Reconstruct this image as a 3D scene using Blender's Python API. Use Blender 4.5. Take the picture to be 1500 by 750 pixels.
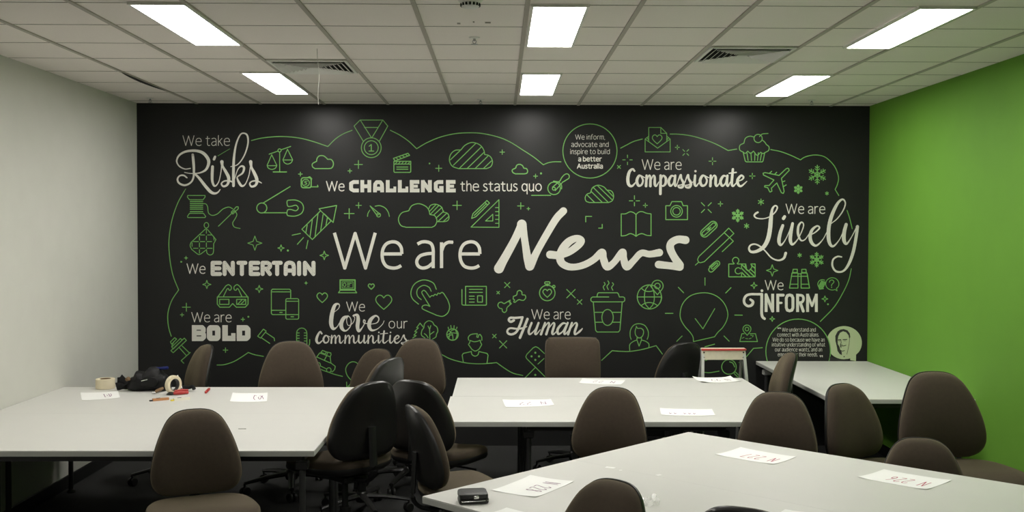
import bpy, math, random
from mathutils import Vector, Matrix
from mathutils.geometry import tessellate_polygon

# ---------------------------------------------------------------- clear, camera, world, exposure
sc = bpy.context.scene
for o in list(bpy.data.objects):
    bpy.data.objects.remove(o)
COL = sc.collection
PI = math.pi
rnd = random.Random(7)

FPX = 1530.0                       # focal length in pixels of the 1500 px wide frame
CAM_Z = 1.76
WALL_Y = 8.55                      # the mural wall
CEIL = 2.795
TAB = 0.70                         # table top height
ROLL = 0.0025
_b = Vector(((731 - 750) / FPX, (375 - 339) / FPX, -1.0)).normalized()   # the room's depth direction seen from the camera
_a = Vector((1, -ROLL, 0)); _a = (_a - _b * _a.dot(_b)).normalized()
_c = _a.cross(_b)
ROT = Matrix((_a, _b, _c))         # camera to world
cam_data = bpy.data.cameras.new('camera')
cam_data.sensor_width = 36.0
cam_data.lens = FPX / 1500 * 36
cam_data.clip_start = 0.05
cam = bpy.data.objects.new('camera', cam_data)
COL.objects.link(cam)
cam.matrix_world = Matrix.Translation((0, 0, CAM_Z)) @ ROT.to_4x4()
sc.camera = cam

world = bpy.data.worlds.new('world')
sc.world = world
world.use_nodes = True
world.node_tree.nodes['Background'].inputs[0].default_value = (0.5, 0.5, 0.48, 1)
world.node_tree.nodes['Background'].inputs[1].default_value = 0.02
LAMP = 30.0                        # strength of the luminous ceiling panels
sc.view_settings.view_transform = 'Standard'
sc.view_settings.look = 'None'
sc.view_settings.gamma = 1
sc.view_settings.exposure = 0.0
sc.view_settings.use_curve_mapping = False
sc.cycles.use_denoising = True
sc.cycles.max_bounces = 10
sc.cycles.diffuse_bounces = 6


def ray(x, y):
    return (ROT @ Vector(((x - 750) / FPX, (375 - y) / FPX, -1.0)))


def on_z(x, y, z):
    d = ray(x, y)
    return Vector((0, 0, CAM_Z)) + d * ((z - CAM_Z) / d.z)


def on_y(x, y, Y):
    d = ray(x, y)
    return Vector((0, 0, CAM_Z)) + d * (Y / d.y)


# ---------------------------------------------------------------- materials
def srgb(r, g, b):
    f = lambda c: (c / 255 / 12.92) if c <= 10 else ((c / 255 + 0.055) / 1.055) ** 2.4
    return (f(r), f(g), f(b), 1)


def material(name, col, rough=0.6, metal=0.0, spec=0.5, noise=0.0, nscale=40.0, bump=0.0, bscale=200.0, emit=None,
             sheen=0.0, alpha=1.0, transmission=0.0, coat=0.0):
    m = bpy.data.materials.new(name)
    m.use_nodes = True
    nt = m.node_tree
    b = nt.nodes['Principled BSDF']
    b.inputs['Base Color'].default_value = col
    b.inputs['Roughness'].default_value = rough
    b.inputs['Metallic'].default_value = metal
    b.inputs['Specular IOR Level'].default_value = spec
    b.inputs['Alpha'].default_value = alpha
    b.inputs['Transmission Weight'].default_value = transmission
    b.inputs['Sheen Weight'].default_value = sheen
    b.inputs['Sheen Tint'].default_value = (0.9, 0.75, 0.45, 1)
    b.inputs['Coat Weight'].default_value = coat
    if emit:
        b.inputs['Emission Color'].default_value = emit[0]
        b.inputs['Emission Strength'].default_value = emit[1]
    tc = None
    if noise or bump:
        tc = nt.nodes.new('ShaderNodeTexCoord')
    if noise:
        n = nt.nodes.new('ShaderNodeTexNoise')
        n.inputs['Scale'].default_value = nscale
        n.inputs['Detail'].default_value = 4
        nt.links.new(tc.outputs['Object'], n.inputs['Vector'])
        r = nt.nodes.new('ShaderNodeMixRGB')
        r.inputs[1].default_value = tuple(c * (1 - noise) for c in col[:3]) + (1,)
        r.inputs[2].default_value = tuple(min(1, c * (1 + noise)) for c in col[:3]) + (1,)
        nt.links.new(n.outputs['Fac'], r.inputs[0])
        nt.links.new(r.outputs[0], b.inputs['Base Color'])
    if bump:
        n2 = nt.nodes.new('ShaderNodeTexNoise')
        n2.inputs['Scale'].default_value = bscale
        n2.inputs['Detail'].default_value = 3
        nt.links.new(tc.outputs['Object'], n2.inputs['Vector'])
        bp = nt.nodes.new('ShaderNodeBump')
        bp.inputs['Strength'].default_value = bump
        bp.inputs['Distance'].default_value = 0.01
        nt.links.new(n2.outputs['Fac'], bp.inputs['Height'])
        nt.links.new(bp.outputs[0], b.inputs['Normal'])
    return m


M_WALL = material('white_wall_paint', (0.60, 0.597, 0.55, 1), 0.8, noise=0.04, nscale=6, bump=0.03, bscale=90)
M_GREEN_WALL = material('green_wall_paint', (0.118, 0.30, 0.022, 1), 0.75, noise=0.05, nscale=5, bump=0.03, bscale=90)
M_BACKWALL = material('plain_wall_paint', (0.5, 0.5, 0.46, 1), 0.8, noise=0.04)
M_FLOOR = material('charcoal_carpet', (0.019, 0.019, 0.0185, 1), 0.95, noise=0.35, nscale=120, bump=0.4, bscale=400)
M_TILE = material('ceiling_tile', (0.83, 0.775, 0.73, 1), 0.9, noise=0.05, nscale=160, bump=0.06, bscale=300)
M_GRID = material('ceiling_grid_metal', (0.42, 0.39, 0.34, 1), 0.6)
M_SEAM = material('ceiling_seam', (0.30, 0.28, 0.24, 1), 0.8)
M_MURAL = material('charcoal_wall_vinyl', (0.0205, 0.0205, 0.0205, 1), 0.30, spec=0.18, noise=0.06, nscale=3, bump=0.02, bscale=25)
M_CREAM = material('cream_print', (0.69, 0.675, 0.61, 1), 0.6)
M_GREENP = material('green_print', (0.165, 0.42, 0.105, 1), 0.6)
M_PALEGREEN = material('pale_green_print', (0.47, 0.55, 0.33, 1), 0.6)
M_DARKP = material('dark_print', (0.022, 0.022, 0.020, 1), 0.6)
M_TABLE = material('white_laminate', (0.655, 0.65, 0.62, 1), 0.38, spec=0.4, noise=0.02, nscale=8)
M_EDGE = material('grey_edge_band', (0.48, 0.48, 0.45, 1), 0.5)
M_CHROME = material('satin_chrome', (0.35, 0.35, 0.35, 1), 0.3, metal=0.9)
M_FABRIC = material('brown_fabric', (0.040, 0.0275, 0.0180, 1), 0.95, noise=0.22, nscale=60, bump=0.25, bscale=700, sheen=0.22)
M_SHELL = material('black_plastic', (0.016, 0.0155, 0.015, 1), 0.33, spec=0.5, bump=0.05, bscale=300)
M_BLACKMETAL = material('black_steel', (0.012, 0.012, 0.012, 1), 0.4)
M_PAPER = material('white_paper', (0.90, 0.90, 0.885, 1), 0.8)
M_INK = material('purple_ink', (0.20, 0.05, 0.16, 1), 0.6)
M_INKRED = material('red_ink', (0.45, 0.04, 0.12, 1), 0.6)
M_FRAME = material('white_enamel', (0.75, 0.74, 0.70, 1), 0.4)
M_DIFF = material('lit_diffuser', (0.9, 0.9, 0.85, 1), 0.5, emit=((1.0, 0.975, 0.92, 1), LAMP))
M_LADDER = material('worn_cream_paint', (0.66, 0.61, 0.48, 1), 0.5, noise=0.12, nscale=30)
M_ALU = material('brushed_aluminium', (0.62, 0.62, 0.60, 1), 0.35, metal=0.7)
M_RED = material('red_plastic', (0.45, 0.035, 0.03, 1), 0.45)
M_BLUE = material('blue_plastic', (0.006, 0.014, 0.13, 1), 0.4)
M_NYLON = material('black_nylon', (0.006, 0.006, 0.0065, 1), 0.5, spec=0.25, bump=0.3, bscale=250)
M_LEATHER = material('black_leather', (0.014, 0.014, 0.013, 1), 0.38, bump=0.25, bscale=220)
M_TAPE = material('cream_masking_tape', (0.72, 0.64, 0.46, 1), 0.6, noise=0.05, nscale=50)
M_WOOD = material('brown_handle_wood', (0.19, 0.115, 0.055, 1), 0.55, noise=0.25, nscale=40)
M_ORANGE = material('tan_plastic', (0.48, 0.22, 0.09, 1), 0.5)
M_YELLOW = material('yellow_plastic', (0.75, 0.60, 0.03, 1), 0.5)
M_IVORY = material('ivory_plastic', (0.75, 0.72, 0.60, 1), 0.5)
M_LEG = material('dark_grey_steel', (0.05, 0.05, 0.05, 1), 0.35, metal=0.3)
M_STEEL = material('bright_steel', (0.7, 0.7, 0.7, 1), 0.2, metal=0.9)
M_CLEAR = material('clear_film', (0.9, 0.9, 0.88, 1), 0.12, alpha=0.4)
M_STRING = material('white_string', (0.7, 0.68, 0.62, 1), 0.8)
M_BLACK = material('void_black', (0.004, 0.004, 0.004, 1), 0.9)


# ---------------------------------------------------------------- mesh building
class MB:
    def __init__(self):
        self.v = []; self.f = []; self.mi = []

    def add(self, verts, faces, mi=0):
        n = len(self.v)
        self.v += [tuple(p) for p in verts]
        self.f += [tuple(i + n for i in f) for f in faces]
        self.mi += [mi] * len(faces)
        return self

    def box(self, x0, x1, y0, y1, z0, z1, bev=0.0, mat=None):
        if bev <= 0:
            vs = [(x, y, z) for x in (x0, x1) for y in (y0, y1) for z in (z0, z1)]
            fs = [(0, 1, 3, 2), (4, 6, 7, 5), (0, 4, 5, 1), (2, 3, 7, 6), (0, 2, 6, 4), (1, 5, 7, 3)]
        else:
            # bevelled box: three nested rectangles
            b = bev
            vs = []
            def rect(ix, iy, z):
                c = min(b, 0.45 * (x1 - x0), 0.45 * (y1 - y0))
                X0, X1, Y0, Y1 = x0 + ix, x1 - ix, y0 + iy, y1 - iy
                return [(X0 + c, Y0, z), (X1 - c, Y0, z), (X1, Y0 + c, z), (X1, Y1 - c, z), (X1 - c, Y1, z), (X0 + c, Y1, z),
                        (X0, Y1 - c, z), (X0, Y0 + c, z)]
            bz = min(b, 0.45 * (z1 - z0)); bi = bz
            rings = [rect(bi, bi, z0), rect(0, 0, z0 + bz), rect(0, 0, z1 - bz), rect(bi, bi, z1)]
            for r in rings:
                vs += r
            fs = [tuple(reversed(range(8))), tuple(range(24, 32))]
            for k in range(3):
                for i in range(8):
                    j = (i + 1) % 8
                    fs.append((k * 8 + i, k * 8 + j, k * 8 + 8 + j, k * 8 + 8 + i))
        if mat is not None:
            vs = [mat @ Vector(p) for p in vs]
        return self.add(vs, fs)

    def tube(self, pts, r, n=8, caps=True, flat=1.0):
        """Round bar through the points; r is a number or one per point."""
        P = [Vector(p) for p in pts]
        R = r if isinstance(r, (list, tuple)) else [r] * len(P)
        T = []
        for i in range(len(P)):
            t = (P[min(i + 1, len(P) - 1)] - P[max(i - 1, 0)])
            T.append(t.normalized() if t.length > 1e-9 else Vector((0, 0, 1)))
        ref = Vector((0, 0, 1)) if abs(T[0].z) < 0.9 else Vector((1, 0, 0))
        vs = []
        for i, p in enumerate(P):
            u = T[i].cross(ref)
            u = u.normalized() if u.length > 1e-6 else Vector((1, 0, 0))
            w = u.cross(T[i]).normalized()
            for k in range(n):
                a = 2 * PI * k / n
                vs.append(p + u * (R[i] * math.cos(a)) + w * (R[i] * flat * math.sin(a)))
        fs = []
        for i in range(len(P) - 1):
            for k in range(n):
                j = (k + 1) % n
                fs.append((i * n + k, i * n + j, (i + 1) * n + j, (i + 1) * n + k))
        if caps:
            fs.append(tuple(reversed(range(n))))
            fs.append(tuple(range((len(P) - 1) * n, len(P) * n)))
        return self.add(vs, fs)

    def lathe(self, prof, n=20, mat=None):
        """prof: (radius, z) from bottom to top, around z."""
        vs = []; fs = []
        for (r, z) in prof:
            for k in range(n):
                a = 2 * PI * k / n
                vs.append((r * math.cos(a), r * math.sin(a), z))
        for i in range(len(prof) - 1):
            for k in range(n):
                j = (k + 1) % n
                fs.append((i * n + k, i * n + j, (i + 1) * n + j, (i + 1) * n + k))
        if prof[0][0] > 1e-6 and prof[0] != prof[-1]:
            fs.append(tuple(reversed(range(n))))
        if prof[-1][0] > 1e-6 and prof[0] != prof[-1]:
            fs.append(tuple(range((len(prof) - 1) * n, len(prof) * n)))
        if mat is not None:
            vs = [mat @ Vector(p) for p in vs]
        return self.add(vs, fs)

    def pillow(self, outline, fn, rings, center=None):
        """outline: 2D loop; rings: (scale, offset); fn(u, v, offset) -> 3D. Closed at both ends."""
        n = len(outline)
        cu = sum(p[0] for p in outline) / n if center is None else center[0]
        cv = sum(p[1] for p in outline) / n if center is None else center[1]
        vs = []; fs = []
        for (s, off) in rings:
            for (u, v) in outline:
                vs.append(fn(cu + (u - cu) * s, cv + (v - cv) * s, off))
        for i in range(len(rings) - 1):
            for k in range(n):
                j = (k + 1) % n
                fs.append((i * n + k, i * n + j, (i + 1) * n + j, (i + 1) * n + k))
        fs.append(tuple(reversed(range(n))))
        fs.append(tuple(range((len(rings) - 1) * n, len(rings) * n)))
        return self.add(vs, fs)

    def build(self, name, mat, parent=None, smooth=False, loc=None):
        me = bpy.data.meshes.new(name)
        me.from_pydata(self.v, [], self.f)
        mats = mat if isinstance(mat, (list, tuple)) else [mat]
        for m in mats:
            me.materials.append(m)
        if len(mats) > 1:
            me.polygons.foreach_set('material_index', self.mi)
        me.validate()
        import bmesh
        bm = bmesh.new(); bm.from_mesh(me)
        bmesh.ops.recalc_face_normals(bm, faces=bm.faces)
        bm.to_mesh(me); bm.free()
        if smooth:
            me.polygons.foreach_set('use_smooth', [True] * len(me.polygons))
            try:
                me.set_sharp_from_angle(angle=math.radians(42))
            except Exception:
                pass
        me.update()
        o = bpy.data.objects.new(name, me)
        COL.objects.link(o)
        if parent:
            o.parent = parent
        if loc:
            o.location = loc
        return o


def tag(o, label=None, cat=None, group=None, kind=None):
    if label: o['label'] = label
    if cat: o['category'] = cat
    if group: o['group'] = group
    if kind: o['kind'] = kind
    return o


def thing(name, label, cat, loc=(0, 0, 0), rz=0.0, group=None):
    o = bpy.data.objects.new(name, None)
    o.empty_display_size = 0.1
    COL.objects.link(o)
    o.location = loc
    o.rotation_euler = (0, 0, rz)
    return tag(o, label, cat, group)


def copy_tree(o, parent=None):
    c = o.copy()
    COL.objects.link(c)
    if parent:
        c.parent = parent
    for ch in list(o.children):
        copy_tree(ch, c)
    return c


def smooth_pts(pts, closed=False, step=4):
    """Catmull-Rom through points of any dimension."""
    n = len(pts)
    if n < 3:
        return [tuple(p) for p in pts]
    out = []
    dim = len(pts[0])
    rng = range(n) if closed else range(n - 1)
    for i in rng:
        if closed:
            p0, p1, p2, p3 = pts[(i - 1) % n], pts[i], pts[(i + 1) % n], pts[(i + 2) % n]
        else:
            p1, p2 = pts[i], pts[i + 1]
            p0 = pts[i - 1] if i > 0 else tuple(2 * a - b for a, b in zip(p1, p2))
            p3 = pts[i + 2] if i + 2 < n else tuple(2 * a - b for a, b in zip(p2, p1))
        for k in range(step):
            t = k / step
            t2, t3 = t * t, t * t * t
            out.append(tuple(0.5 * (2 * p1[d] + (p2[d] - p0[d]) * t + (2 * p0[d] - 5 * p1[d] + 4 * p2[d] - p3[d]) * t2 +
                                    (3 * p1[d] - p0[d] - 3 * p2[d] + p3[d]) * t3) for d in range(dim)))
    if not closed:
        out.append(tuple(pts[-1]))
    return out


# ================================================================ the room
X0, X1 = -2.945, 3.035
YB = -3.2


def structure(name, mb, mat):
    return tag(mb.build(name, mat), kind='structure')


structure('floor', MB().box(X0 - .1, X1 + .1, YB - .1, WALL_Y + .1, -0.1, 0), M_FLOOR)
structure('ceiling', MB().box(X0 - .1, X1 + .1, YB - .1, WALL_Y + .1, CEIL, CEIL + .1), M_TILE)
structure('wall_left', MB().box(X0 - .1, X0, YB, WALL_Y, 0, CEIL), M_WALL)
structure('wall_right', MB().box(X1, X1 + .1, YB, WALL_Y, 0, CEIL), M_GREEN_WALL)
structure('wall_back', MB().box(X0 - .1, X1 + .1, WALL_Y, WALL_Y + .1, 0, CEIL), M_BACKWALL)
structure('wall_front', MB().box(X0 - .1, X1 + .1, YB - .1, YB, 0, CEIL), M_BACKWALL)
structure('baseboard_left', MB().box(X0, X0 + .012, YB, WALL_Y - .02, 0, .09, bev=.004), M_BLACKMETAL)
structure('baseboard_right', MB().box(X1 - .012, X1, YB, WALL_Y - .02, 0, .09, bev=.004), M_BLACKMETAL)

# suspended ceiling: runners in depth, thin seams across
GX = 0.5165
GX0 = 0.127
GY0 = 6.845                       # a seam line in depth
GYT = 0.5135
mb = MB()
for k in range(-6, 7):
    x = GX0 + k * GX
    if X0 + .02 < x < X1 - .02:
        mb.box(x - .011, x + .011, YB, WALL_Y - .012, CEIL - .007, CEIL + .002)
structure('trim_1', mb, M_GRID)
mb = MB()
k = -20
while True:
    y = GY0 + k * GYT
    k += 1
    if y < YB: continue
    if y > WALL_Y - .05: break
    mb.box(X0, X1, y - .0015, y + .0015, CEIL - .002, CEIL + .002)
structure('trim_2', mb, M_SEAM)
# dark slot where a ceiling tile has slipped off its runner
mb = MB()
pa, pb = on_z(180, 104.5, CEIL), on_z(240, 131, CEIL)
xs = (pa.x + pb.x) / 2
L = [(xs, pa.y + (pb.y - pa.y) * t / 8, .030 * math.sin(PI * t / 8) ** 0.8) for t in range(9)]
vs = [(x + .004, y, CEIL - .0085) for x, y, w in L] + [(x - .004 - w, y, CEIL - .0085) for x, y, w in L]
vs2 = [(x, y, CEIL) for x, y, z in vs]
n = len(L)
fs = [(i, i + 1, n + i + 1, n + i) for i in range(n - 1)]
mb.add(vs, fs)
mb.add(vs2, fs)
structure('trim_3', mb, M_BLACK)


# ---------------------------------------------------------------- ceiling lights
LIGHT_COLS = [(-1.415, -1), (0.140, 1), (2.183, -1)]     # runner the lamp hangs against, side it lies on
LW, LL = 0.240, 1.02
ROWS = [GY0 - 0.01, GY0 - 4 * GYT - 0.01, GY0 - 8 * GYT - 0.01, GY0 - 12 * GYT - .01]


def make_light(x, y, label):
    t = thing('ceiling_light', label, 'light', (x, y, CEIL), group='recessed ceiling lights')
    w, l = LW / 2, LL / 2
    f = MB()
    b = .014
    f.box(-w - b, -w, -l - b, l + b, -.014, -.001)
    f.box(w, w + b, -l - b, l + b, -.014, -.001)
    f.box(-w, w, -l - b, -l, -.014, -.001)
    f.box(-w, w, l, l + b, -.014, -.001)
    f.build('frame', M_FRAME, t)
    d = MB()
    d.box(-w, w, -l, l, -.010, -.002)
    d.build('diffuser', M_DIFF, t)
    return t


names = ['left', 'middle', 'right']
lab = {
    (0, 0): 'lit rectangular ceiling light beside the left air vent, close to the mural wall',
    (0, 1): 'smaller lit ceiling light of the middle pair, nearest the mural',
    (0, 2): 'lit ceiling light nearest the mural on the green wall side',
    (1, 0): 'large lit ceiling light at upper left, above the slipped ceiling tile',
    (1, 1): 'large lit ceiling light at top middle, beside the smoke detector',
    (1, 2): 'large lit ceiling light at upper right, nearest the green wall',
    (2, 0): 'lit ceiling light above the front left of the room, out of the photo',
    (2, 1): 'lit ceiling light above the camera side of the middle runner, out of the photo',
    (2, 2): 'lit ceiling light above the front right of the room, out of the photo',
    (3, 0): 'added unseen fill light behind the camera, on the white wall side',
    (3, 1): 'added unseen fill light behind the camera, on the middle runner',
    (3, 2): 'added unseen fill light behind the camera, on the green wall side',
}
for r, y0 in [(0, ROWS[0]), (1, ROWS[1]), (3, ROWS[3])]:  # last row is unseen, added behind the camera to brighten front table and chairs
    for c, (gx, side) in enumerate(LIGHT_COLS):
        x = gx + side * (LW / 2 + .016)
        make_light(x, y0 + LL / 2, lab[(r, c)])


# ---------------------------------------------------------------- air vents
def make_vent(x0, y0, label, flip):
    cx, cy = x0 + GX / 2, y0 + GYT / 2
    t = thing('air_vent', label, 'vent', (cx, cy, CEIL), group='square ceiling air vents')
    h = GX / 2 - .014
    f = MB()
    b = .022
    for (a0, a1, c0, c1) in ((-h, -h + b, -h, h), (h - b, h, -h, h), (-h + b, h - b, -h, -h + b), (-h + b, h - b, h - b, h)):
        f.box(a0, a1, c0, c1, -.012, -.001, bev=.003)
    f.build('frame', M_FRAME, t)
    p = MB()
    p.box(-h + b, h - b, -h + b, h - b, -.003, -.001)
    p.build('duct_opening', M_BLACK, t)
    # four fans of slanting blades, one per direction
    for q in range(4):
        m = MB()
        for i in range(6):
            d = .035 + i * .031
            w = d - .006
            ins, outs = d, d + .024
            pts = [(-w, ins, -.004), (w, ins, -.004), (w + .018, outs, -.022), (-w - .018, outs, -.022)]
            if q % 2 == 0:
                pts = [(px, py, -.026 - pz) for px, py, pz in pts] if False else pts
            pts2 = [(px, py + .002, pz + .001) for px, py, pz in pts]
            rot = Matrix.Rotation(q * PI / 2, 3, 'Z')
            vv = [rot @ Vector(p_) for p_ in pts + pts2]
            m.add(vv, [(0, 1, 2, 3), (7, 6, 5, 4), (0, 4, 5, 1), (1, 5, 6, 2), (2, 6, 7, 3), (3, 7, 4, 0)])
        m.build('louvre', M_FRAME, t)
    return t


make_vent(GX0 - 3 * GX, GY0 - GYT, 'louvred air vent with dark slats on its right, at ceiling left of the hanging thread', False)
make_vent(GX0 + 2 * GX, GY0 - 2 * GYT, 'louvred air vent with dark slats on its left, at ceiling right of centre', True)

# ---------------------------------------------------------------- smoke detector, sprinklers, thread
p = on_z(689, 3, CEIL - .02)
t = thing('smoke_detector', 'white round smoke detector with dark slots at top edge of the ceiling', 'smoke detector', (p.x, p.y, CEIL))
t.scale = (.74, .74, .8)
MB().lathe([(.020, -.058), (.045, -.056), (.055, -.048), (.062, -.030), (.075, -.018), (.078, -.001)][::1], 28).build('body', M_FRAME, t, True)
m = MB()
for i in range(16):
    a = 2 * PI * i / 16
    rm = Matrix.Rotation(a, 4, 'Z')
    m.box(-.006, .006, .047, .0605, -.049, -.034, mat=rm)
m.build('slot', M_BLACK, t)


def sprinkler(px, py, label):
    p = on_z(px, py, CEIL - .02)
    t = thing('fire_sprinkler', label, 'sprinkler', (p.x, p.y, CEIL), group='ceiling sprinkler heads')
    t.scale = (.75, .75, .7)
    MB().lathe([(.012, -.012), (.036, -.008), (.040, -.001)], 18).build('escutcheon', M_FRAME, t, True)
    m = MB()
    m.tube([(0, 0, -.008), (0, 0, -.030)], .009)
    m.tube([(0.009, 0, -.024), (.014, 0, -.036), (0, 0, -.052)], .003, 6)
    m.tube([(-0.009, 0, -.024), (-.014, 0, -.036), (0, 0, -.052)], .003, 6)
    m.build('frame_arms', M_CHROME, t, True)
    MB().lathe([(.024, -.056), (.024, -.053), (.004, -.051)], 14).build('deflector', M_CHROME, t)
    return t


sprinkler(695, 60, 'small sprinkler head on the ceiling beyond the smoke detector')
sprinkler(704, 149, 'tiny sprinkler head where the ceiling meets the mural, near the middle light')
sprinkler(220, 147, 'tiny sprinkler head at the ceiling corner by the white wall')
sprinkler(1189, 150, 'tiny sprinkler head at the ceiling corner by the green wall')
p = on_z(694, 33, CEIL)
for dx, w, dy, lb in ((-.075, .008, .02, 'leftmost of three small dark marks on the ceiling tile by the smoke detector'), (0, .004, -.02, 'middle of three small dark marks on the ceiling tile by the smoke detector'),
                      (.070, .014, -.005, 'rightmost of three small dark marks on the ceiling tile by the smoke detector')):
    m = MB().box(p.x + dx - w, p.x + dx + w, p.y + dy - .012, p.y + dy + .012, CEIL - .003, CEIL)
    tag(m.build('scuff_mark', M_SEAM), lb, 'mark', 'scuff marks on the ceiling tile')
p = on_z(464, 71, CEIL)
Y = p.y
pts = [on_y(x, y, Y) for x, y in ((464.5, 71.3), (465, 85), (467, 100), (467.5, 115), (466, 135), (466.5, 153))]
tag(MB().tube(smooth_pts([tuple(q) for q in pts], step=4), .0018, 6).build('hanging_thread', M_STRING),
    'thin white thread hanging from the ceiling beside the left air vent', 'thread')

# ================================================================ the mural
MY = WALL_Y - .006
mural = MB().box(X0 + .001, X1 - .001, MY, WALL_Y, 0.0, CEIL - .001).build('wall_mural', M_MURAL)
tag(mural, 'charcoal wall mural with green line icons and cream lettering reading We are News', 'mural')
INKY = MY - .0015
FR = {'A1': (235, 165), 'B1': (475, 165), 'C1': (715, 165), 'D1': (900, 165), 'E1': (1060, 165),
      'A2': (235, 280), 'B2': (475, 280), 'C2': (715, 280), 'D2': (900, 280), 'E2': (1060, 280),
      'A3': (235, 395), 'B3': (410, 395), 'C3': (590, 395), 'D3': (730, 395), 'E3': (900, 395), 'F3': (1060, 370),
      'A4': (235, 450), 'B4': (410, 450), 'C4': (590, 450), 'D4': (840, 450), 'E4': (1060, 450), 'P': (1120, 465)}
U = 1 / 6.0


class Art:
    """Line art on the mural wall, drawn in the wall's own plane."""
    def __init__(self, frame=None, w=8.0, scale=None):
        self.mb = MB()
        self.w = w
        self.mi = 0
        self.lift = 0.0
        if frame:
            self.at(frame, scale)

    def at(self, frame, scale=None):
        self.fx, self.fy = FR[frame]
        self.k = scale or (10.0 if frame == 'P' else 6.0)
        return self

    def _emit(self, pts2, faces):
        vs = []
        self.cnt = (getattr(self, 'cnt', -1) + 1) % 60
        for (u, v) in pts2:                # overlapping strokes of print sit a hair above one another
            q = on_y(self.fx + u / self.k, self.fy + v / self.k, INKY - self.lift - self.cnt * 1.5e-5)
            vs.append((q.x, q.y, q.z))
        self.mb.add(vs, faces, self.mi)

    def disc(self, u, v, r, n=12, ry=None):
        ry = ry or r
        self._emit([(u + r * math.cos(2 * PI * i / n), v + ry * math.sin(2 * PI * i / n)) for i in range(n)], [tuple(range(n))])
        return self
    dot = disc

    def seg(self, a, b, wa, wb=None):
        wb = wb or wa
        dx, dy = b[0] - a[0], b[1] - a[1]
        L = math.hypot(dx, dy)
        if L < 1e-6: return
        nx, ny = -dy / L, dx / L
        self._emit([(a[0] + nx * wa / 2, a[1] + ny * wa / 2), (b[0] + nx * wb / 2, b[1] + ny * wb / 2),
                    (b[0] - nx * wb / 2, b[1] - ny * wb / 2), (a[0] - nx * wa / 2, a[1] - ny * wa / 2)], [(0, 1, 2, 3)])

    def path(self, P, W, closed=False, caps=True):
        n = len(P)
        idx = list(range(n)) + ([0] if closed else [])
        for a, b in zip(idx[:-1], idx[1:]):
            self.seg(P[a], P[b], W[a], W[b])
        for i in range(n):
            end = (not closed) and (i == 0 or i == n - 1)
            if end and not caps: continue
            if not end:
                p, q, r = P[(i - 1) % n], P[i], P[(i + 1) % n]
                a1 = math.atan2(q[1] - p[1], q[0] - p[0]); a2 = math.atan2(r[1] - q[1], r[0] - q[0])
                d = abs((a2 - a1 + PI) % (2 * PI) - PI)
                if d * W[i] < 0.8: continue
            self.disc(P[i][0], P[i][1], W[i] / 2, 8 if W[i] < 14 else 16)

    def l(self, *c, w=None, caps=True):
        P = list(zip(c[0::2], c[1::2]))
        self.path(P, [w or self.w] * len(P), False, caps)
        return self

    def c(self, *c, w=None):
        P = list(zip(c[0::2], c[1::2]))
        self.path(P, [w or self.w] * len(P), True)
        return self

    def s(self, *c, w=None, closed=False, step=6):
        P = smooth_pts(list(zip(c[0::2], c[1::2])), closed, step)
        self.path(P, [w or self.w] * len(P), closed)
        return self

    def sc(self, *c, w=None):
        return self.s(*c, w=w, closed=True)

    def v(self, *pts, k=1.0, step=6):
        """brush stroke: (u, v, width) points"""
        P = smooth_pts([tuple(p) for p in pts], False, step)
        self.path([(p[0], p[1]) for p in P], [max(2.5, p[2] * k) for p in P])
        return self

    def o(self, cx, cy, r, ry=None, a0=0, a1=360, w=None):
        ry = ry or r
        full = abs(a1 - a0) >= 359.9
        n = max(14, int(abs(a1 - a0) / 360 * (22 if r < 30 else 48)))
        P = []
        for i in range(n if full else n + 1):
            a = math.radians(a0 + (a1 - a0) * i / n)
            P.append((cx + r * math.cos(a), cy + ry * math.sin(a)))
        self.path(P, [w or self.w] * len(P), full)
        return self

    def fill(self, P, smooth=False):
        if smooth:
            P = smooth_pts(P, True, 5)
        tris = tessellate_polygon([[Vector((p[0], p[1], 0)) for p in P]])
        self._emit(P, [tuple(t) for t in tris])
        return self

    def rr(self, x0, y0, x1, y1, r=8, w=None):
        P = []
        for cx, cy, a in ((x1 - r, y0 + r, -90), (x1 - r, y1 - r, 0), (x0 + r, y1 - r, 90), (x0 + r, y0 + r, 180)):
            for k in range(4):
                t = math.radians(a + 30 * k)
                P.append((cx + r * math.cos(t), cy + r * math.sin(t)))
        self.path(P, [w or self.w] * len(P), True)
        return self

    def cap(self, x0, y0, x1, y1, r, w=None):
        a = math.atan2(y1 - y0, x1 - x0)
        P = []
        for i in range(9):
            t = a - PI / 2 + PI * i / 8
            P.append((x1 + r * math.cos(t), y1 + r * math.sin(t)))
        for i in range(9):
            t = a + PI / 2 + PI * i / 8
            P.append((x0 + r * math.cos(t), y0 + r * math.sin(t)))
        self.path(P, [w or self.w] * len(P), True)
        return self

    def heart(self, cx, cy, w_, h, w=None):
        a, b = w_ / 2, h / 2
        P = [(0, -.62), (-.28, -.95), (-.65, -.98), (-.97, -.60), (-.95, -.12), (-.55, .45), (0, 1.0), (.55, .45), (.95, -.12),
             (.97, -.60), (.65, -.98), (.28, -.95)]
        L = smooth_pts([(cx + p[0] * a, cy + p[1] * b) for p in P[0:7]], False, 5)
        R = smooth_pts([(cx + p[0] * a, cy + p[1] * b) for p in P[6:] + P[:1]], False, 5)
        Q = L[:-1] + R[:-1]
        self.path(Q, [w or self.w] * len(Q), True)
        return self

    def plus(self, cx, cy, r, w=None):
        return self.l(cx - r, cy, cx + r, cy, w=w).l(cx, cy - r, cx, cy + r, w=w)

    def x(self, cx, cy, r, w=None):
        return self.l(cx - r, cy - r, cx + r, cy + r, w=w).l(cx - r, cy + r, cx + r, cy - r, w=w)

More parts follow.
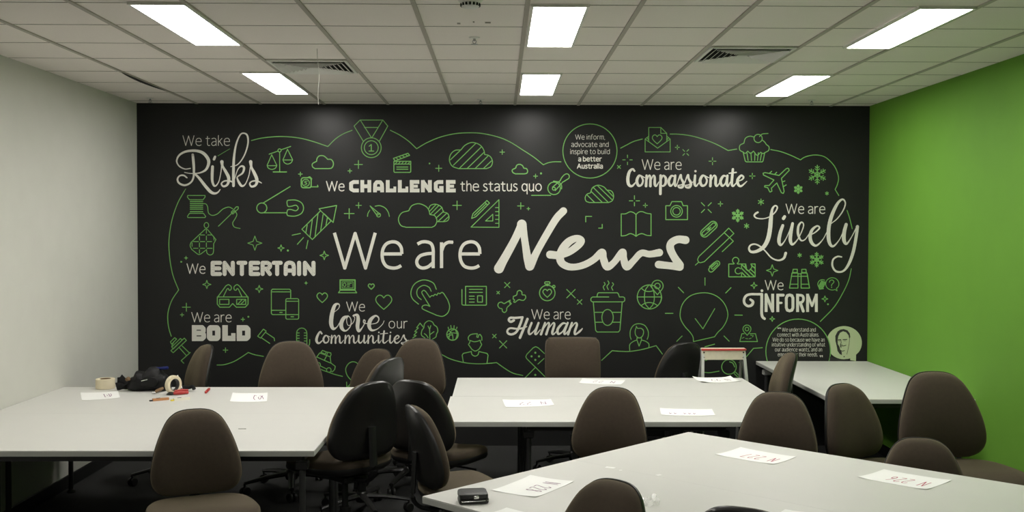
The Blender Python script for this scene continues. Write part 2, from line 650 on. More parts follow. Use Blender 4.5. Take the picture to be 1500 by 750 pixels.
    def spark(self, cx, cy, r0, r1, diag=False, w=None):
        for q in range(4):
            a = q * PI / 2 + (PI / 4 if diag else 0)
            self.l(cx + r0 * math.cos(a), cy + r0 * math.sin(a), cx + r1 * math.cos(a), cy + r1 * math.sin(a), w=w)
        return self

    def star4(self, cx, cy, r, w=None, full=False):
        P = []
        for q in range(4):
            a = q * PI / 2 - PI / 2
            P.append((cx + r * math.cos(a), cy + r * math.sin(a)))
            for da, rr_ in ((.42, .48), (PI / 4, .36), (PI / 2 - .42, .48)):
                P.append((cx + r * rr_ * math.cos(a + da), cy + r * rr_ * math.sin(a + da)))
        if full:
            return self.fill(P)
        self.path(P, [w or self.w * .9] * len(P), True)
        return self

    def flake(self, cx, cy, r, w=8):
        for q in range(6):
            a = q * PI / 3 + PI / 2
            ca, sa = math.cos(a), math.sin(a)
            self.l(cx, cy, cx + r * ca, cy + r * sa, w=w)
            for f, b in ((.45, .30), (.70, .26)):
                for s_ in (1, -1):
                    a2 = a + s_ * PI / 3.4
                    self.l(cx + r * f * ca, cy + r * f * sa, cx + r * f * ca + r * b * math.cos(a2), cy + r * f * sa + r * b * math.sin(a2), w=w * .85)
        P = [(cx + r * .3 * math.cos(q * PI / 3 + PI / 2), cy + r * .3 * math.sin(q * PI / 3 + PI / 2)) for q in range(6)]
        self.path(P, [w * .8] * 6, True)
        return self

    def star6(self, cx, cy, r, w=8):
        for q in range(3):
            a = q * PI / 3 + PI / 2
            self.l(cx - r * math.cos(a), cy - r * math.sin(a), cx + r * math.cos(a), cy + r * math.sin(a), w=w)
        return self

    def text(self, s, x0, x1, base, cap, w):
        """light sans lettering fitted between x0 and x1"""
        adv = 0; items = []
        for ch in s:
            if ch == ' ':
                adv += .30; continue
            g, wd = FONT[ch]
            items.append((g, adv)); adv += wd + .17
        tot = adv - .17
        kx = (x1 - x0 - w) / tot
        for g, a in items:
            for st in g:
                kind, c = st[0], st[1:]
                P = [(x0 + w / 2 + (a + c[i]) * kx, base - w / 2 - c[i + 1] * (cap - w)) for i in range(0, len(c) - (len(c) % 2), 2)]
                if kind == 'l':
                    self.path(P, [w] * len(P), False, 5 < w < 20)
                elif kind == 's':
                    Q = smooth_pts(P, False, 4); self.path(Q, [w] * len(Q), False, w < 20)
                elif kind == 'e':
                    Q = smooth_pts(P, True, 4); self.path(Q, [w] * len(Q), True)
                elif kind == 'd':
                    self.disc(P[0][0], P[0][1], w * .75)
        return self

    def script(self, s, spans, base, h, w, slant=0.0):
        for ch, (a, b) in zip(s, spans):
            for st in SCRIPT[ch]:
                pts = [(a + p[0] * (b - a) + slant * p[1] * h, base - p[1] * h, p[2] * w) for p in st]
                if len(pts) == 1:
                    self.disc(pts[0][0], pts[0][1], pts[0][2] / 2)
                else:
                    self.v(*pts)
        return self

    def done(self, name, mat=None, label=None):
        o = self.mb.build(name, mat or M_GREENP, mural)
        if label: o['label'] = label
        return o


BOWL = ('e', .56, .37, .50, .60, .32, .745, .12, .66, .03, .37, .12, .08, .32, 0, .50, .14)
FONT = {
    'W': ([('l', 0, 1, .30, 0, .60, .98, .90, 0, 1.18, 1)], 1.18),
    'A': ([('l', 0, 0, .37, 1, .74, 0), ('l', .12, .33, .62, .33)], .74),
    'e': ([('l', .04, .40, .60, .40), ('s', .60, .40, .58, .58, .48, .71, .33, .745, .16, .69, .06, .55, .03, .37, .06, .19, .16, .05, .33, 0, .47, .015, .58, .07)], .62),
    'a': ([('s', .05, .68, .18, .74, .33, .74, .45, .68, .50, .52, .50, .3, .50, 0), ('s', .50, .42, .30, .40, .12, .34, .03, .2, .07, .06, .2, 0, .36, .04, .50, .16)], .52),
    'r': ([('l', .05, 0, .05, .73), ('s', .05, .48, .12, .65, .24, .73, .38, .73)], .38),
    't': ([('s', .17, .93, .17, .5, .17, .2, .21, .05, .31, 0, .42, .02), ('l', 0, .72, .40, .72)], .42),
    'k': ([('l', .05, 1.03, .05, 0), ('l', .43, .73, .06, .33), ('l', .18, .43, .47, 0)], .47),
    'h': ([('l', .05, 1.03, .05, 0), ('s', .05, .48, .14, .67, .3, .745, .43, .68, .48, .5, .48, .25, .48, 0)], .50),
    'n': ([('l', .05, .73, .05, 0), ('s', .05, .48, .14, .67, .3, .745, .43, .68, .48, .5, .48, .25, .48, 0)], .50),
    'm': ([('l', .05, .73, .05, 0), ('s', .05, .5, .14, .69, .28, .745, .39, .68, .43, .5, .43, 0), ('s', .43, .5, .52, .69, .66, .745, .77, .68, .81, .5, .81, 0)], .83),
    's': ([('s', .38, .69, .25, .745, .1, .70, .05, .57, .12, .45, .27, .37, .39, .27, .40, .13, .3, .02, .15, 0, .02, .05)], .42),
    'u': ([('s', .05, .73, .05, .45, .05, .24, .10, .06, .22, 0, .38, .06, .48, .24), ('l', .48, .73, .48, 0)], .50),
    'o': ([('e', .62, .37, .55, .62, .34, .745, .12, .64, .04, .37, .12, .10, .34, 0, .55, .12)], .66),
    'q': ([BOWL, ('l', .56, .73, .56, -.32)], .58),
    'd': ([BOWL, ('l', .56, 1.03, .56, 0)], .58),
    'g': ([BOWL, ('s', .56, .73, .56, .2, .54, -.15, .4, -.3, .22, -.3, .08, -.24)], .58),
    'b': ([('e', .05, .37, .12, .62, .30, .745, .50, .64, .58, .37, .50, .10, .30, 0, .12, .12), ('l', .05, 1.03, .05, 0)], .60),
    'p': ([('e', .05, .37, .12, .62, .30, .745, .50, .64, .58, .37, .50, .10, .30, 0, .12, .12), ('l', .05, .73, .05, -.32)], .60),
    'i': ([('l', .05, .73, .05, 0), ('d', .05, .95)], .10),
    'l': ([('l', .05, 1.03, .05, 0)], .10),
    'f': ([('s', .40, 1.02, .28, 1.03, .18, .96, .16, .80, .16, .4, .16, 0), ('l', .0, .72, .36, .72)], .36),
    'c': ([('s', .50, .67, .36, .745, .18, .70, .06, .55, .03, .37, .06, .19, .18, .04, .36, 0, .50, .06)], .50),
    'v': ([('l', 0, .73, .26, 0, .52, .73)], .52),
    'w': ([('l', 0, .73, .21, 0, .42, .70, .63, 0, .84, .73)], .84),
    'y': ([('l', 0, .73, .27, .02), ('s', .54, .73, .40, .35, .27, .0, .17, -.24, .02, -.3)], .54),
    ',': ([('l', .09, .06, .02, -.14)], .10),
    '.': ([('d', .05, .03)], .10),
}
SCRIPT = {
    'o': [[(.7, .95, .5), (.35, .97, .9), (.10, .5, 1.1), (.3, .05, .95), (.68, .13, .75), (.85, .55, .7), (.65, .93, .55), (1.05, .8, .35)]],
    'm': [[(.10, 0, 1), (.14, 1, .85)], [(.13, .4, .3), (.30, .98, .55), (.42, .85, .85), (.42, 0, 1)],
          [(.43, .4, .3), (.62, .98, .55), (.74, .85, .85), (.75, .18, 1), (.86, 0, .65), (1.05, .4, .3)]],
    'n': [[(.12, 0, 1), (.16, 1, .85)], [(.15, .4, .3), (.42, .98, .55), (.62, .85, .9), (.62, .2, 1), (.76, 0, .65), (1.05, .4, .3)]],
    'u': [[(.12, 1, .85), (.08, .3, 1), (.28, 0, .75), (.58, .4, .4), (.70, 1, .6)], [(.72, 1, .85), (.68, .2, 1), (.82, 0, .65), (1.05, .4, .3)]],
    'i': [[(.45, 1, .85), (.38, .25, 1), (.6, 0, .65), (1.05, .4, .3)], [(.50, 1.42, .9)]],
    'e': [[(0, .4, .3), (.55, .6, .5), (.72, .85, .7), (.48, 1, .75), (.15, .6, 1.05), (.2, .15, 1), (.5, 0, .75), (1.05, .45, .3)]],
    'a': [[(.70, .92, .5), (.35, .95, .85), (.08, .45, 1.05), (.25, .03, .9), (.55, .25, .5), (.72, .92, .6)], [(.76, 1, .85), (.70, .25, 1), (.82, 0, .65), (1.05, .4, .3)]],
    's': [[(0, .35, .3), (.40, 1.05, .75), (.50, .7, .8), (.78, .28, 1), (.62, -.10, .95), (.2, -.12, .75), (.1, .05, .5), (.5, .12, .4), (1.05, .4, .3)]],
    't': [[(.52, 1.6, .9), (.42, .8, 1), (.38, .2, 1), (.58, 0, .7), (1.05, .4, .3)], [(.05, 1.22, .5), (.95, 1.30, .5)]],
    'p': [[(.25, 1, .95), (.24, .2, 1), (.22, -.75, 1)], [(.22, .35, .35), (.48, .98, .65), (.78, .75, .95), (.76, .25, .95), (.50, 0, .65), (.24, .12, .4)]],
}

# --- border line running around the whole picture, one stroke after another
def border(frame, kind, *c, w=7.5):
    a = Art(frame, w)
    getattr(a, kind)(*c)
    a.done('border_line')


border('A1', 's', 800, 245, 900, 222, 1050, 210, 1200, 220, 1330, 250, 1470, 297)
border('A1', 'l', 222, 670, 175, 750, w=5)
border('A1', 'l', 505, 380, 610, 318, w=4)
border('B1', 's', 32, 297, 100, 230, 170, 185, 245, 155)
border('B1', 's', 580, 155, 660, 195, 740, 250, 812, 317)
border('B1', 's', 812, 317, 900, 265, 1020, 215, 1150, 185, 1280, 177, 1400, 185, 1540, 218, 1640, 262, 1740, 325, 1840, 390, 1925, 458)
border('C1', 's', 485, 458, 530, 440, 580, 432, 640, 432)
border('D1', 's', 55, 312, 110, 283, 170, 253, 245, 232)
border('D1', 's', 490, 188, 570, 190, 680, 205, 800, 240, 900, 280, 1000, 333)
border('D1', 'l', 1000, 333, 1075, 320)
border('E1', 's', 415, 325, 500, 342, 590, 375, 675, 415)
border('E1', 's', 675, 415, 720, 388, 800, 372, 880, 385, 940, 430, 985, 490, 1010, 570, 1000, 630, 980, 675)
border('E1', 'l', 980, 675, 1012, 728)
border('E2', 's', 1085, 170, 1108, 240, 1130, 330)
border('F3', 's', 1122, 142, 1100, 240, 1050, 350, 970, 480, 850, 605)
border('A2', 's', 210, 0, 150, 110, 100, 260, 75, 430, 80, 570, 98, 690, 120, 770, 160, 868)
border('A3', 's', 160, 178, 100, 270, 68, 370, 65, 450, 75, 520, 95, 585)
border('A4', 's', 498, 508, 560, 505, 640, 480, 710, 440, 772, 398)
border('A4', 's', 772, 398, 830, 418, 905, 432)
border('B4', 's', 330, 533, 380, 555, 430, 572, 480, 590, 550, 608)
border('C4', 's', 340, 415, 420, 455, 530, 485, 640, 497, 740, 495, 825, 487)
border('C4', 's', 825, 487, 900, 540, 970, 580, 1055, 600)
border('D4', 'l', 248, 467, 340, 382)
border('D4', 's', 340, 382, 420, 388, 500, 388, 610, 370, 727, 338)
border('D4', 'l', 727, 338, 782, 412)
border('D4', 'l', 1155, 348, 1240, 325)
border('D4', 'l', 1160, 470, 1195, 452)
border('D4', 's', 1145, 572, 1200, 575, 1280, 562)
border('E4', 'l', 200, 435, 262, 362, 340, 356)
border('E4', 'l', 135, 487, 160, 470)

# --- icons, first row
a = Art('A1', 7)
a.o(1047, 332, 14).l(955, 365, 1032, 338).l(1062, 326, 1145, 297).l(1048, 348, 1048, 518).l(992, 521, 1108, 521, w=9)
a.l(938, 462, 978, 370, 1022, 462).l(938, 466, 1022, 466).s(938, 466, 950, 488, 980, 499, 1010, 488, 1022, 466)
a.l(1077, 414, 1117, 322, 1162, 414).l(1077, 416, 1162, 416).s(1077, 416, 1090, 440, 1118, 452, 1148, 440, 1162, 416)
a.done('scales_icon')


def cloud(frame, bumps, base, stripes=(), w=7.5, name='cloud_icon'):
    a = Art(frame, w)
    for b in bumps:
        a.s(*b)
    a.l(*base)
    for s_ in stripes:
        a.l(*s_)
    return a


cloud('A1', [(1358, 492, 1337, 475, 1337, 448, 1372, 428), (1372, 428, 1378, 400, 1398, 380, 1430, 379, 1452, 392, 1470, 410),
             (1470, 410, 1500, 412, 1518, 435, 1519, 462, 1505, 486, 1480, 492)], (1358, 492, 1480, 492), w=9).done('cloud_icon')
a = Art('A1', 10)
a.rr(1238, 572, 1325, 660, 18).o(1278, 617, 31, w=7).l(1292, 571, 1312, 563, 1330, 580, 1325, 600, w=8).l(1325, 652, 1385, 652, 1381, 638, w=8)
a.l(1291, 603, 1271, 603, 1269, 615, 1284, 617, 1287, 627, 1268, 633, w=6)
a.done('tape_measure_icon')
a = Art('B1', 7)
a.l(342, 250, 262, 118, 315, 65, 515, 65, 558, 118, 485, 250).l(318, 68, 413, 218).l(512, 68, 420, 218).l(352, 130, 472, 130)
a.o(413, 308, 87).o(413, 308, 61).l(395, 295, 413, 280, 413, 337, w=8).l(393, 338, 435, 338, w=8)
a.done('medal_icon')
a = Art('B1', 8)
a.rr(612, 452, 760, 525, 10).c(612, 428, 760, 428, 760, 452, 612, 452).c(608, 402, 735, 357, 750, 375, 622, 425)
for i in range(5):
    a.l(625 + i * 28, 450, 640 + i * 28, 430, w=7)
for i in range(4):
    a.l(632 + i * 28, 398 - i * 10, 650 + i * 28, 412 - i * 10, w=7)
a.l(637, 478, 735, 478).l(637, 497, 735, 497)
a.done('clapperboard_icon')
cloud('B1', [(1180, 492, 1125, 470, 1100, 420, 1112, 365, 1150, 332, 1200, 328), (1200, 328, 1240, 285, 1300, 262, 1365, 282, 1400, 325, 1410, 368),
             (1410, 368, 1445, 376, 1470, 402, 1478, 440, 1462, 475, 1425, 492)], (1180, 492, 1425, 492),
      [(1108, 415, 1192, 335), (1135, 462, 1332, 270), (1187, 490, 1380, 302), (1257, 490, 1403, 350), (1327, 490, 1440, 380), (1402, 488, 1468, 425)]).done('cloud_icon')
cloud('C1', [(240, 538, 217, 525, 213, 503, 242, 487), (242, 487, 252, 463, 275, 454, 300, 464, 314, 488), (314, 488, 338, 493, 347, 513, 340, 532, 318, 538)],
      (240, 538, 318, 538), w=9).done('cloud_icon')
a = Art('C1', 8)
a.o(580, 665, 55).l(566, 655, 630, 600).l(590, 685, 648, 620).o(578, 668, 13).s(575, 602, 620, 610, 645, 640, 645, 670)
a.s(632, 600, 648, 570, 672, 545, 695, 538, 712, 552, 710, 575, 690, 590, 650, 614).l(382, 727, 550, 727)
a.done('pizza_cutter_icon')
a = Art('C1', 7.5)
a.o(895, 337, 238)
a.done('badge_ring')
a = Art('C1')
a.text('We inform,', 765, 1028, 237, 46, 3.8).text('advocate and', 730, 1060, 302, 46, 3.8).text('inspire to build', 720, 1070, 365, 46, 3.8)
a.text('a better', 790, 1000, 430, 46, 7.5).text('Australia', 780, 1010, 493, 46, 7.5)
a.done('lettering', M_CREAM)
cloud('C1', [(890, 790, 862, 778, 853, 748, 868, 718, 900, 705), (900, 705, 918, 660, 965, 638, 1015, 652, 1042, 680), (1042, 680, 1085, 690, 1103, 730, 1092, 772, 1060, 790)],
      (890, 790, 1060, 790), [(868, 722, 935, 788), (903, 690, 1003, 788), (925, 658, 1055, 788), (962, 642, 1092, 768), (1048, 684, 1100, 738)]).done('cloud_icon')
a = Art('D1', 6.5)
a.c(270, 232, 270, 345, 490, 345, 490, 232, 380, 312).l(270, 232, 302, 207).l(490, 232, 462, 207).l(302, 252, 302, 130, 408, 130, 460, 182, 460, 252)
a.l(408, 130, 408, 182, 460, 182).l(288, 222, 300, 238).l(474, 222, 462, 238).heart(376, 235, 85, 78)
a.done('envelope_icon')
a = Art('D1', 7.5)
a.l(1132, 350, 1150, 425, 1160, 433, 1298, 433, 1306, 425, 1322, 350)
for x0_, x1_ in ((1165, 1175), (1200, 1205), (1235, 1233), (1265, 1258), (1295, 1282)):
    a.l(x0_, 352, x1_, 420)
a.s(1132, 347, 1102, 328, 1103, 288, 1138, 268).s(1138, 268, 1152, 225, 1190, 207, 1228, 215).s(1300, 240, 1322, 260, 1335, 280).s(1335, 280, 1358, 300, 1355, 332, 1325, 350)
a.s(1132, 347, 1150, 358, 1172, 338).s(1172, 338, 1197, 358, 1222, 338).s(1222, 338, 1255, 375, 1285, 348).s(1285, 348, 1305, 360, 1325, 350)
a.o(1263, 227, 36).s(1275, 210, 1300, 188, 1350, 183)
a.done('cupcake_icon')
a = Art('E1', 8)
P = [(572, 492), (576, 508), (508, 578), (532, 692), (524, 710), (508, 704), (467, 618), (420, 664), (424, 690), (408, 698), (398, 682), (388, 660), (360, 653), (362, 641),
     (400, 640), (442, 592), (350, 548), (347, 532), (365, 527), (487, 552), (548, 494), (562, 488)]
a.path(P, [8] * len(P), True)
a.l(403, 532, 422, 516).l(447, 544, 466, 524).l(514, 610, 538, 600).l(522, 652, 550, 635)
a.done('airplane_icon')
for fr_, cx, cy, r, w in (('E1', 823, 545, 82, 8.5), ('E1', 656, 673, 38, 9), ('E2', 124, 215, 54, 10), ('E2', 818, 603, 64, 9)):
    Art(fr_).flake(cx, cy, r, w).done('snowflake_icon')
for fr_, cx, cy, r in (('E1', 908, 710, 14), ('E2', 328, 95, 26), ('E2', 202, 306, 21), ('E2', 668, 563, 17)):
    Art(fr_).star6(cx, cy, r, 8).done('snow_star_icon')

# --- second row
a = Art('A2', 6.5)
a.c(240, 38, 392, 38, 392, 52, 375, 75, 255, 75, 237, 52).c(255, 195, 378, 195, 398, 222, 392, 232, 240, 232, 238, 220)
for y in (90, 107, 124, 141, 158, 180):
    a.l(262, y, 372, y, w=8)
a.s(372, 110, 400, 113, 415, 140, 422, 190, 455, 213, 500, 200, 550, 157, 600, 140, 635, 155).l(510, 308, 655, 168)
a.c(622, 185, 668, 137, 684, 138, 684, 155, 636, 202).s(652, 172, 672, 205, 655, 245, 635, 280, 650, 315, 700, 328)
a.done('thread_spool_icon')
a = Art('A2', 6.5)
a.o(404, 300, 20, 24).l(404, 325, 404, 370).l(396, 332, 268, 452).s(268, 452, 261, 480, 275, 512).l(275, 512, 322, 550)
a.s(322, 550, 338, 557, 355, 552).l(355, 552, 405, 514).s(405, 514, 410, 545, 435, 561, 460, 550, 467, 525).l(467, 525, 468, 462, 488, 425, 412, 335)
for d in ((350, 385, 388, 385), (415, 385, 448, 385), (290, 443, 335, 443), (350, 443, 390, 443), (410, 443, 450, 443), (290, 502, 330, 502), (350, 502, 390, 502), (410, 502, 455, 502),
          (343, 400, 343, 430), (343, 455, 343, 490), (343, 515, 343, 545), (404, 395, 404, 430), (404, 455, 404, 490), (468, 398, 472, 430), (278, 455, 278, 485)):
    a.l(*d)
a.done('oven_mitt_icon')
a = Art('A2', 8)
a.o(891, 148, 44).l(905, 103, 1140, -40).l(891, 190, 1112, 190)
a.s(1113, 110, 1115, 85, 1135, 79, 1190, 79, 1240, 103, 1258, 148, 1240, 194, 1190, 218, 1135, 218, 1114, 208, 1113, 180, 1122, 163, 1150, 162, 1190, 172, 1211, 150, 1192, 124, 1150, 133, 1122, 133, closed=True)
a.done('safety_pin_icon')
a = Art('A2', 7.5)
a.c(1408, 172, 1243, 335, 1335, 425, 1500, 262).l(1408, 172, 1395, 155, 1548, 126, 1518, 275, 1440, 200)
for d in ((1290, 297, 1278, 365), (1335, 250, 1315, 400), (1385, 195, 1358, 405), (1430, 205, 1408, 350), (1468, 232, 1455, 298), (1465, 240, 1455, 300), (1158, 387, 1230, 372), (1203, 467, 1257, 408), (1282, 505, 1297, 433)):
    a.l(*d)
a.done('rocket_icon')
a = Art('B2', 7)
a.s(447, 132, 490, 128, 535, 148, 562, 185, 572, 222).s(380, 222, 384, 195, 400, 168).c(403, 130, 463, 213, 487, 200).o(477, 210, 17)
a.done('gauge_icon')
cloud('B2', [(720, 318, 672, 300, 652, 245, 680, 192, 742, 172), (742, 172, 770, 128, 830, 110, 890, 132, 918, 165, 928, 205), (928, 205, 972, 217, 990, 258, 975, 300, 945, 318),
             (916, 158, 935, 125, 980, 115, 1028, 138, 1048, 185), (1048, 185, 1082, 195, 1097, 228, 1085, 258, 1055, 268)], (720, 318, 945, 318),
      [(990, 268, 1055, 268), (923, 180, 978, 122), (932, 203, 1005, 128), (962, 210, 1035, 142), (982, 238, 1050, 175), (1000, 266, 1075, 195), (1047, 266, 1095, 222)]).done('cloud_icon')
a = Art('B2', 7)
a.c(1295, 240, 1307, 198, 1430, 82, 1452, 105, 1332, 225).l(1412, 98, 1436, 121).l(1318, 214, 1424, 110).c(1290, 316, 1535, 75, 1535, 318).c(1418, 262, 1481, 203, 1481, 262)
for y in (145, 180, 213, 248, 283):
    a.l(1505, y, 1535, y)
a.done('pencil_and_set_square_icon')
a = Art('C2', 8)
a.l(910, 222, 858, 222, 858, 270).l(972, 325, 1003, 325, 1003, 293)
a.done('viewfinder_icon')
a = Art('D2', 7.5)
a.s(60, 200, 98, 199, 135, 182, 165, 187, 190, 205).s(190, 205, 215, 184, 245, 180, 282, 194, 322, 200).l(60, 200, 60, 394).l(322, 200, 322, 391).l(190, 205, 190, 395)
a.s(60, 394, 98, 390, 135, 374, 165, 380, 190, 397).s(190, 397, 215, 380, 245, 374, 285, 388, 322, 391)
a.done('book_icon')
a = Art('D2', 7.5)
a.c(452, 128, 488, 128, 505, 92, 590, 92, 604, 128, 642, 128, 642, 250, 452, 250).o(546, 177, 51).o(546, 177, 33)
a.done('camera_icon')
a = Art('D2', 8)
a.cap(793, 369, 868, 300, 35).cap(785, 374, 825, 338, 15).cap(838, 328, 875, 294, 15).l(815, 345, 848, 318)
a.done('chain_link_icon')
a = Art('D2', 7)
a.l(965, 365, 742, 575).s(742, 575, 732, 605, 750, 628, 790, 620).l(790, 620, 1010, 410).c(1005, 325, 1050, 372, 1012, 408, 965, 365).l(1012, 408, 1045, 440, 948, 532).l(738, 626, 712, 650)
a.done('pen_icon')
a = Art('D2', 8)
a.cap(850, 690, 905, 635, 21).cap(862, 676, 900, 640, 9).l(836, 664, 880, 625)
a.done('paperclip_icon')
a = Art('F3', 7.5)
a.l(90, 100, 45, 100, 45, 213, 277, 213, 277, 100, 240, 100).s(240, 100, 247, 130, 217, 160, 188, 130, 195, 100).l(195, 100, 122, 100).o(106, 70, 28, a0=118, a1=422)
a.l(157, 100, 157, 138).o(128, 160, 27, a0=-40, a1=-320).l(157, 182, 157, 213)
for d in ((162, 108, 268, 208), (160, 140, 230, 210), (160, 175, 195, 210), (195, 108, 200, 135), (235, 145, 275, 182), (246, 112, 275, 138)):
    a.l(*d, w=9)
a.done('jigsaw_icon')
a = Art('F3', 7.5)
for sg in (-1, 1):
    X = lambda q: 667 + sg * q
    a.c(X(20), 147, X(56), 147, X(60), 175, X(20), 175).c(X(14), 180, X(66), 180, X(88), 312, X(14), 312).l(X(14), 208, X(72), 208).l(X(14), 278, X(82), 278)
a.l(655, 187, 680, 187).l(655, 208, 680, 208)
a.done('binoculars_icon')
a = Art('F3', 6.5)
a.o(955, 275, 58, 54, a0=65, a1=400).l(980, 324, 997, 336, 992, 312, 1000, 308).s(930, 260, 938, 244, 958, 242, 970, 257, 958, 273, 949, 283, 949, 294).dot(949, 306, 5)
a.o(868, 278, 40, a0=75, a1=300).l(872, 318, 842, 322, 838, 306)
for i in range(5):
    a.l(834 + i * 9, 300 + i * 3, 862 + i * 9, 248 + i * 3, w=8)
a.done('speech_bubble_icon')

# --- third row
a = Art('A3', 8)
a.c(500, 240, 770, 240, 770, 303, 745, 330, 667, 330, 635, 298, 606, 330, 522, 330, 500, 303).c(520, 261, 602, 261, 602, 305, 520, 305).c(670, 261, 750, 261, 750, 305, 670, 305)
a.l(680, 303, 718, 263).l(705, 305, 746, 265)
a.l(505, 238, 575, 143).s(575, 143, 598, 132, 622, 150, 620, 174, 606, 181, 596, 166, 584, 172).l(584, 172, 553, 238)
a.l(765, 238, 693, 143).s(693, 143, 672, 132, 648, 150, 649, 175, 664, 181, 674, 166, 686, 172).l(686, 172, 716, 238)
a.done('cinema_glasses_icon')
a = Art('A3', 7.5)
a.l(1100, 395, 985, 395, 975, 385, 975, 182, 985, 172, 1135, 172, 1145, 182, 1145, 252).l(975, 195, 1145, 195).l(975, 357, 1100, 357).l(1050, 376, 1070, 376, w=9)
a.rr(1102, 255, 1215, 435, 12).l(1102, 278, 1215, 278).l(1102, 395, 1215, 395).l(1148, 414, 1170, 414, w=9)
a.done('tablet_and_phone_icon')
Art('B3', 8).heart(372, 247, 92, 84).done('heart_icon')
Art('B3', 9).heart(803, 149, 52, 46).done('heart_icon')
Art('B3', 7.5).heart(913, 287, 140, 124).done('heart_icon')
a = Art('B3', 9)
a.c(530, 91, 660, 91, 660, 175, 530, 175, w=12).c(547, 107, 643, 107, 643, 161, 547, 161, w=5).o(568, 133, 12, 16, w=6).l(592, 120, 630, 120, w=6).l(592, 133, 614, 133, w=6).l(592, 147, 610, 147, w=6)
a.c(530, 181, 660, 181, 675, 203, 515, 203, w=8)
a.done('laptop_icon')
a = Art('B3', 7.5)
a.s(1375, 172, 1345, 115, 1262, 90, 1185, 125, 1152, 195, 1165, 255, 1218, 303).s(1330, 190, 1310, 155, 1262, 138, 1215, 165, 1203, 205, 1215, 240, 1242, 263)
a.l(1318, 243, 1282, 192).s(1282, 192, 1264, 182, 1247, 197, 1252, 215).l(1252, 215, 1318, 322).s(1318, 322, 1285, 311, 1256, 318, 1250, 340, 1272, 355).l(1272, 355, 1380, 402)
a.s(1380, 402, 1430, 410, 1475, 380, 1492, 325, 1475, 265).l(1475, 265, 1440, 210).s(1440, 210, 1425, 200, 1405, 212).s(1405, 212, 1390, 207, 1380, 225).s(1380, 225, 1362, 217, 1350, 232).s(1350, 232, 1335, 228, 1318, 243)
a.done('touching_hand_icon')
a = Art('C3', 8)
a.l(552, 308, 552, 147, 735, 147, 735, 300).s(735, 300, 733, 310, 722, 312).l(722, 312, 540, 312).s(540, 312, 522, 308, 520, 295).l(520, 295, 520, 175)
for d in ((585, 173, 700, 173), (585, 200, 700, 200), (585, 233, 628, 233), (585, 258, 628, 258), (585, 285, 628, 285)):
    a.l(*d)
a.c(657, 230, 700, 230, 700, 285, 657, 285)
a.done('newspaper_icon')
a = Art('C3', 8)
a.s(972, 235, 1000, 222, 1008, 192, 1030, 183, 1047, 198, 1049, 220, 1075, 225, 1080, 248, 1062, 269, 1040, 268, 1018, 264, 985, 288).l(985, 288, 975, 284, 983, 266, 970, 258, 972, 235)
a.s(945, 268, 915, 285, 890, 298, 868, 286, 845, 292, 836, 315, 850, 338, 872, 345, 876, 366, 895, 376, 912, 360, 917, 333, 955, 298).l(955, 298, 941, 300, 948, 285, 934, 286, 945, 268)
a.done('broken_bone_icon')
a = Art('D3', 8)
a.o(430, 205, 68).rr(408, 107, 453, 127, 8, w=8).l(430, 127, 430, 138, w=14).o(487, 149, 11).l(478, 158, 484, 153).heart(430, 208, 76, 70)
a.done('stopwatch_icon')
a = Art('D3', 7.5)
a.l(866, 240, 872, 212, 880, 203, 1046, 203, 1054, 212, 1064, 240, 1098, 240).s(1098, 240, 1110, 250, 1110, 272, 1098, 283).l(1098, 283, 826, 283).s(826, 283, 814, 272, 815, 252, 828, 240).l(828, 240, 970, 240)
a.l(835, 290, 855, 532, 868, 548, 1055, 548, 1068, 532, 1088, 290).l(847, 375, 918, 375).l(1004, 375, 1080, 375).l(853, 462, 920, 462).l(1004, 462, 1073, 462).o(960, 420, 50, 70)
a.s(930, 112, 938, 130, 922, 150, 932, 178).s(963, 98, 972, 120, 955, 145, 966, 175).s(1002, 115, 1012, 130, 996, 155, 1006, 180)
a.done('coffee_cup_icon')
a = Art('E3', 7.5)
a.o(307, 240, 106, a0=-8, a1=-285).s(412, 225, 415, 250, 405, 285, 385, 312).o(307, 240, 106, a0=0, a1=90)
a.s(300, 138, 272, 180, 264, 240, 272, 300, 307, 345).s(313, 138, 342, 180, 351, 240, 342, 300, 307, 345).l(200, 240, 413, 240).s(238, 165, 270, 187, 310, 192, 342, 185).s(235, 316, 270, 295, 307, 289, 345, 296, 380, 316)
a.o(378, 143, 50, a0=140, a1=400).l(340, 175, 378, 220, 417, 175).o(378, 143, 24)
a.done('globe_icon')
a = Art('E3', 7)
a.s(695, 632, 690, 590, 665, 550, 620, 500, 585, 440, 578, 380, 600, 300, 660, 235, 740, 207, 830, 207, 910, 240, 970, 305, 997, 385, 985, 450, 950, 510, 910, 550, 880, 590).l(880, 590, 695, 632)
a.l(710, 430, 778, 520, 882, 343)
bulb = a.done('light_bulb_icon')
for d in ((796, 72, 796, 137), (562, 155, 608, 203), (978, 205, 1025, 158), (447, 384, 515, 384), (1058, 399, 1125, 400), (548, 630, 595, 583), (963, 583, 1008, 628)):
    Art('E3', 7).l(*d).done('light_ray').parent = bulb
a = Art('E3', 7)
a.o(1165, 522, 35, a0=140, a1=400).l(1138, 545, 1167, 577, 1192, 545).o(1165, 522, 16).l(1140, 563, 1120, 563, 1102, 632, 1257, 632, 1240, 563, 1190, 563)
for d in ((1122, 603, 1140, 595), (1152, 604, 1172, 608), (1182, 608, 1202, 602), (1212, 592, 1222, 580), (1196, 576, 1214, 578)):
    a.l(*d, w=5)
a.done('map_pin_icon')
a = Art('E3', 7)
a.s(147, 612, 138, 580, 142, 530, 170, 488, 215, 475, 265, 490, 295, 535, 298, 580, 288, 612).s(192, 505, 182, 545, 190, 580, 218, 600, 245, 585, 257, 550, 250, 525).s(192, 497, 205, 516, 232, 515, 252, 527)
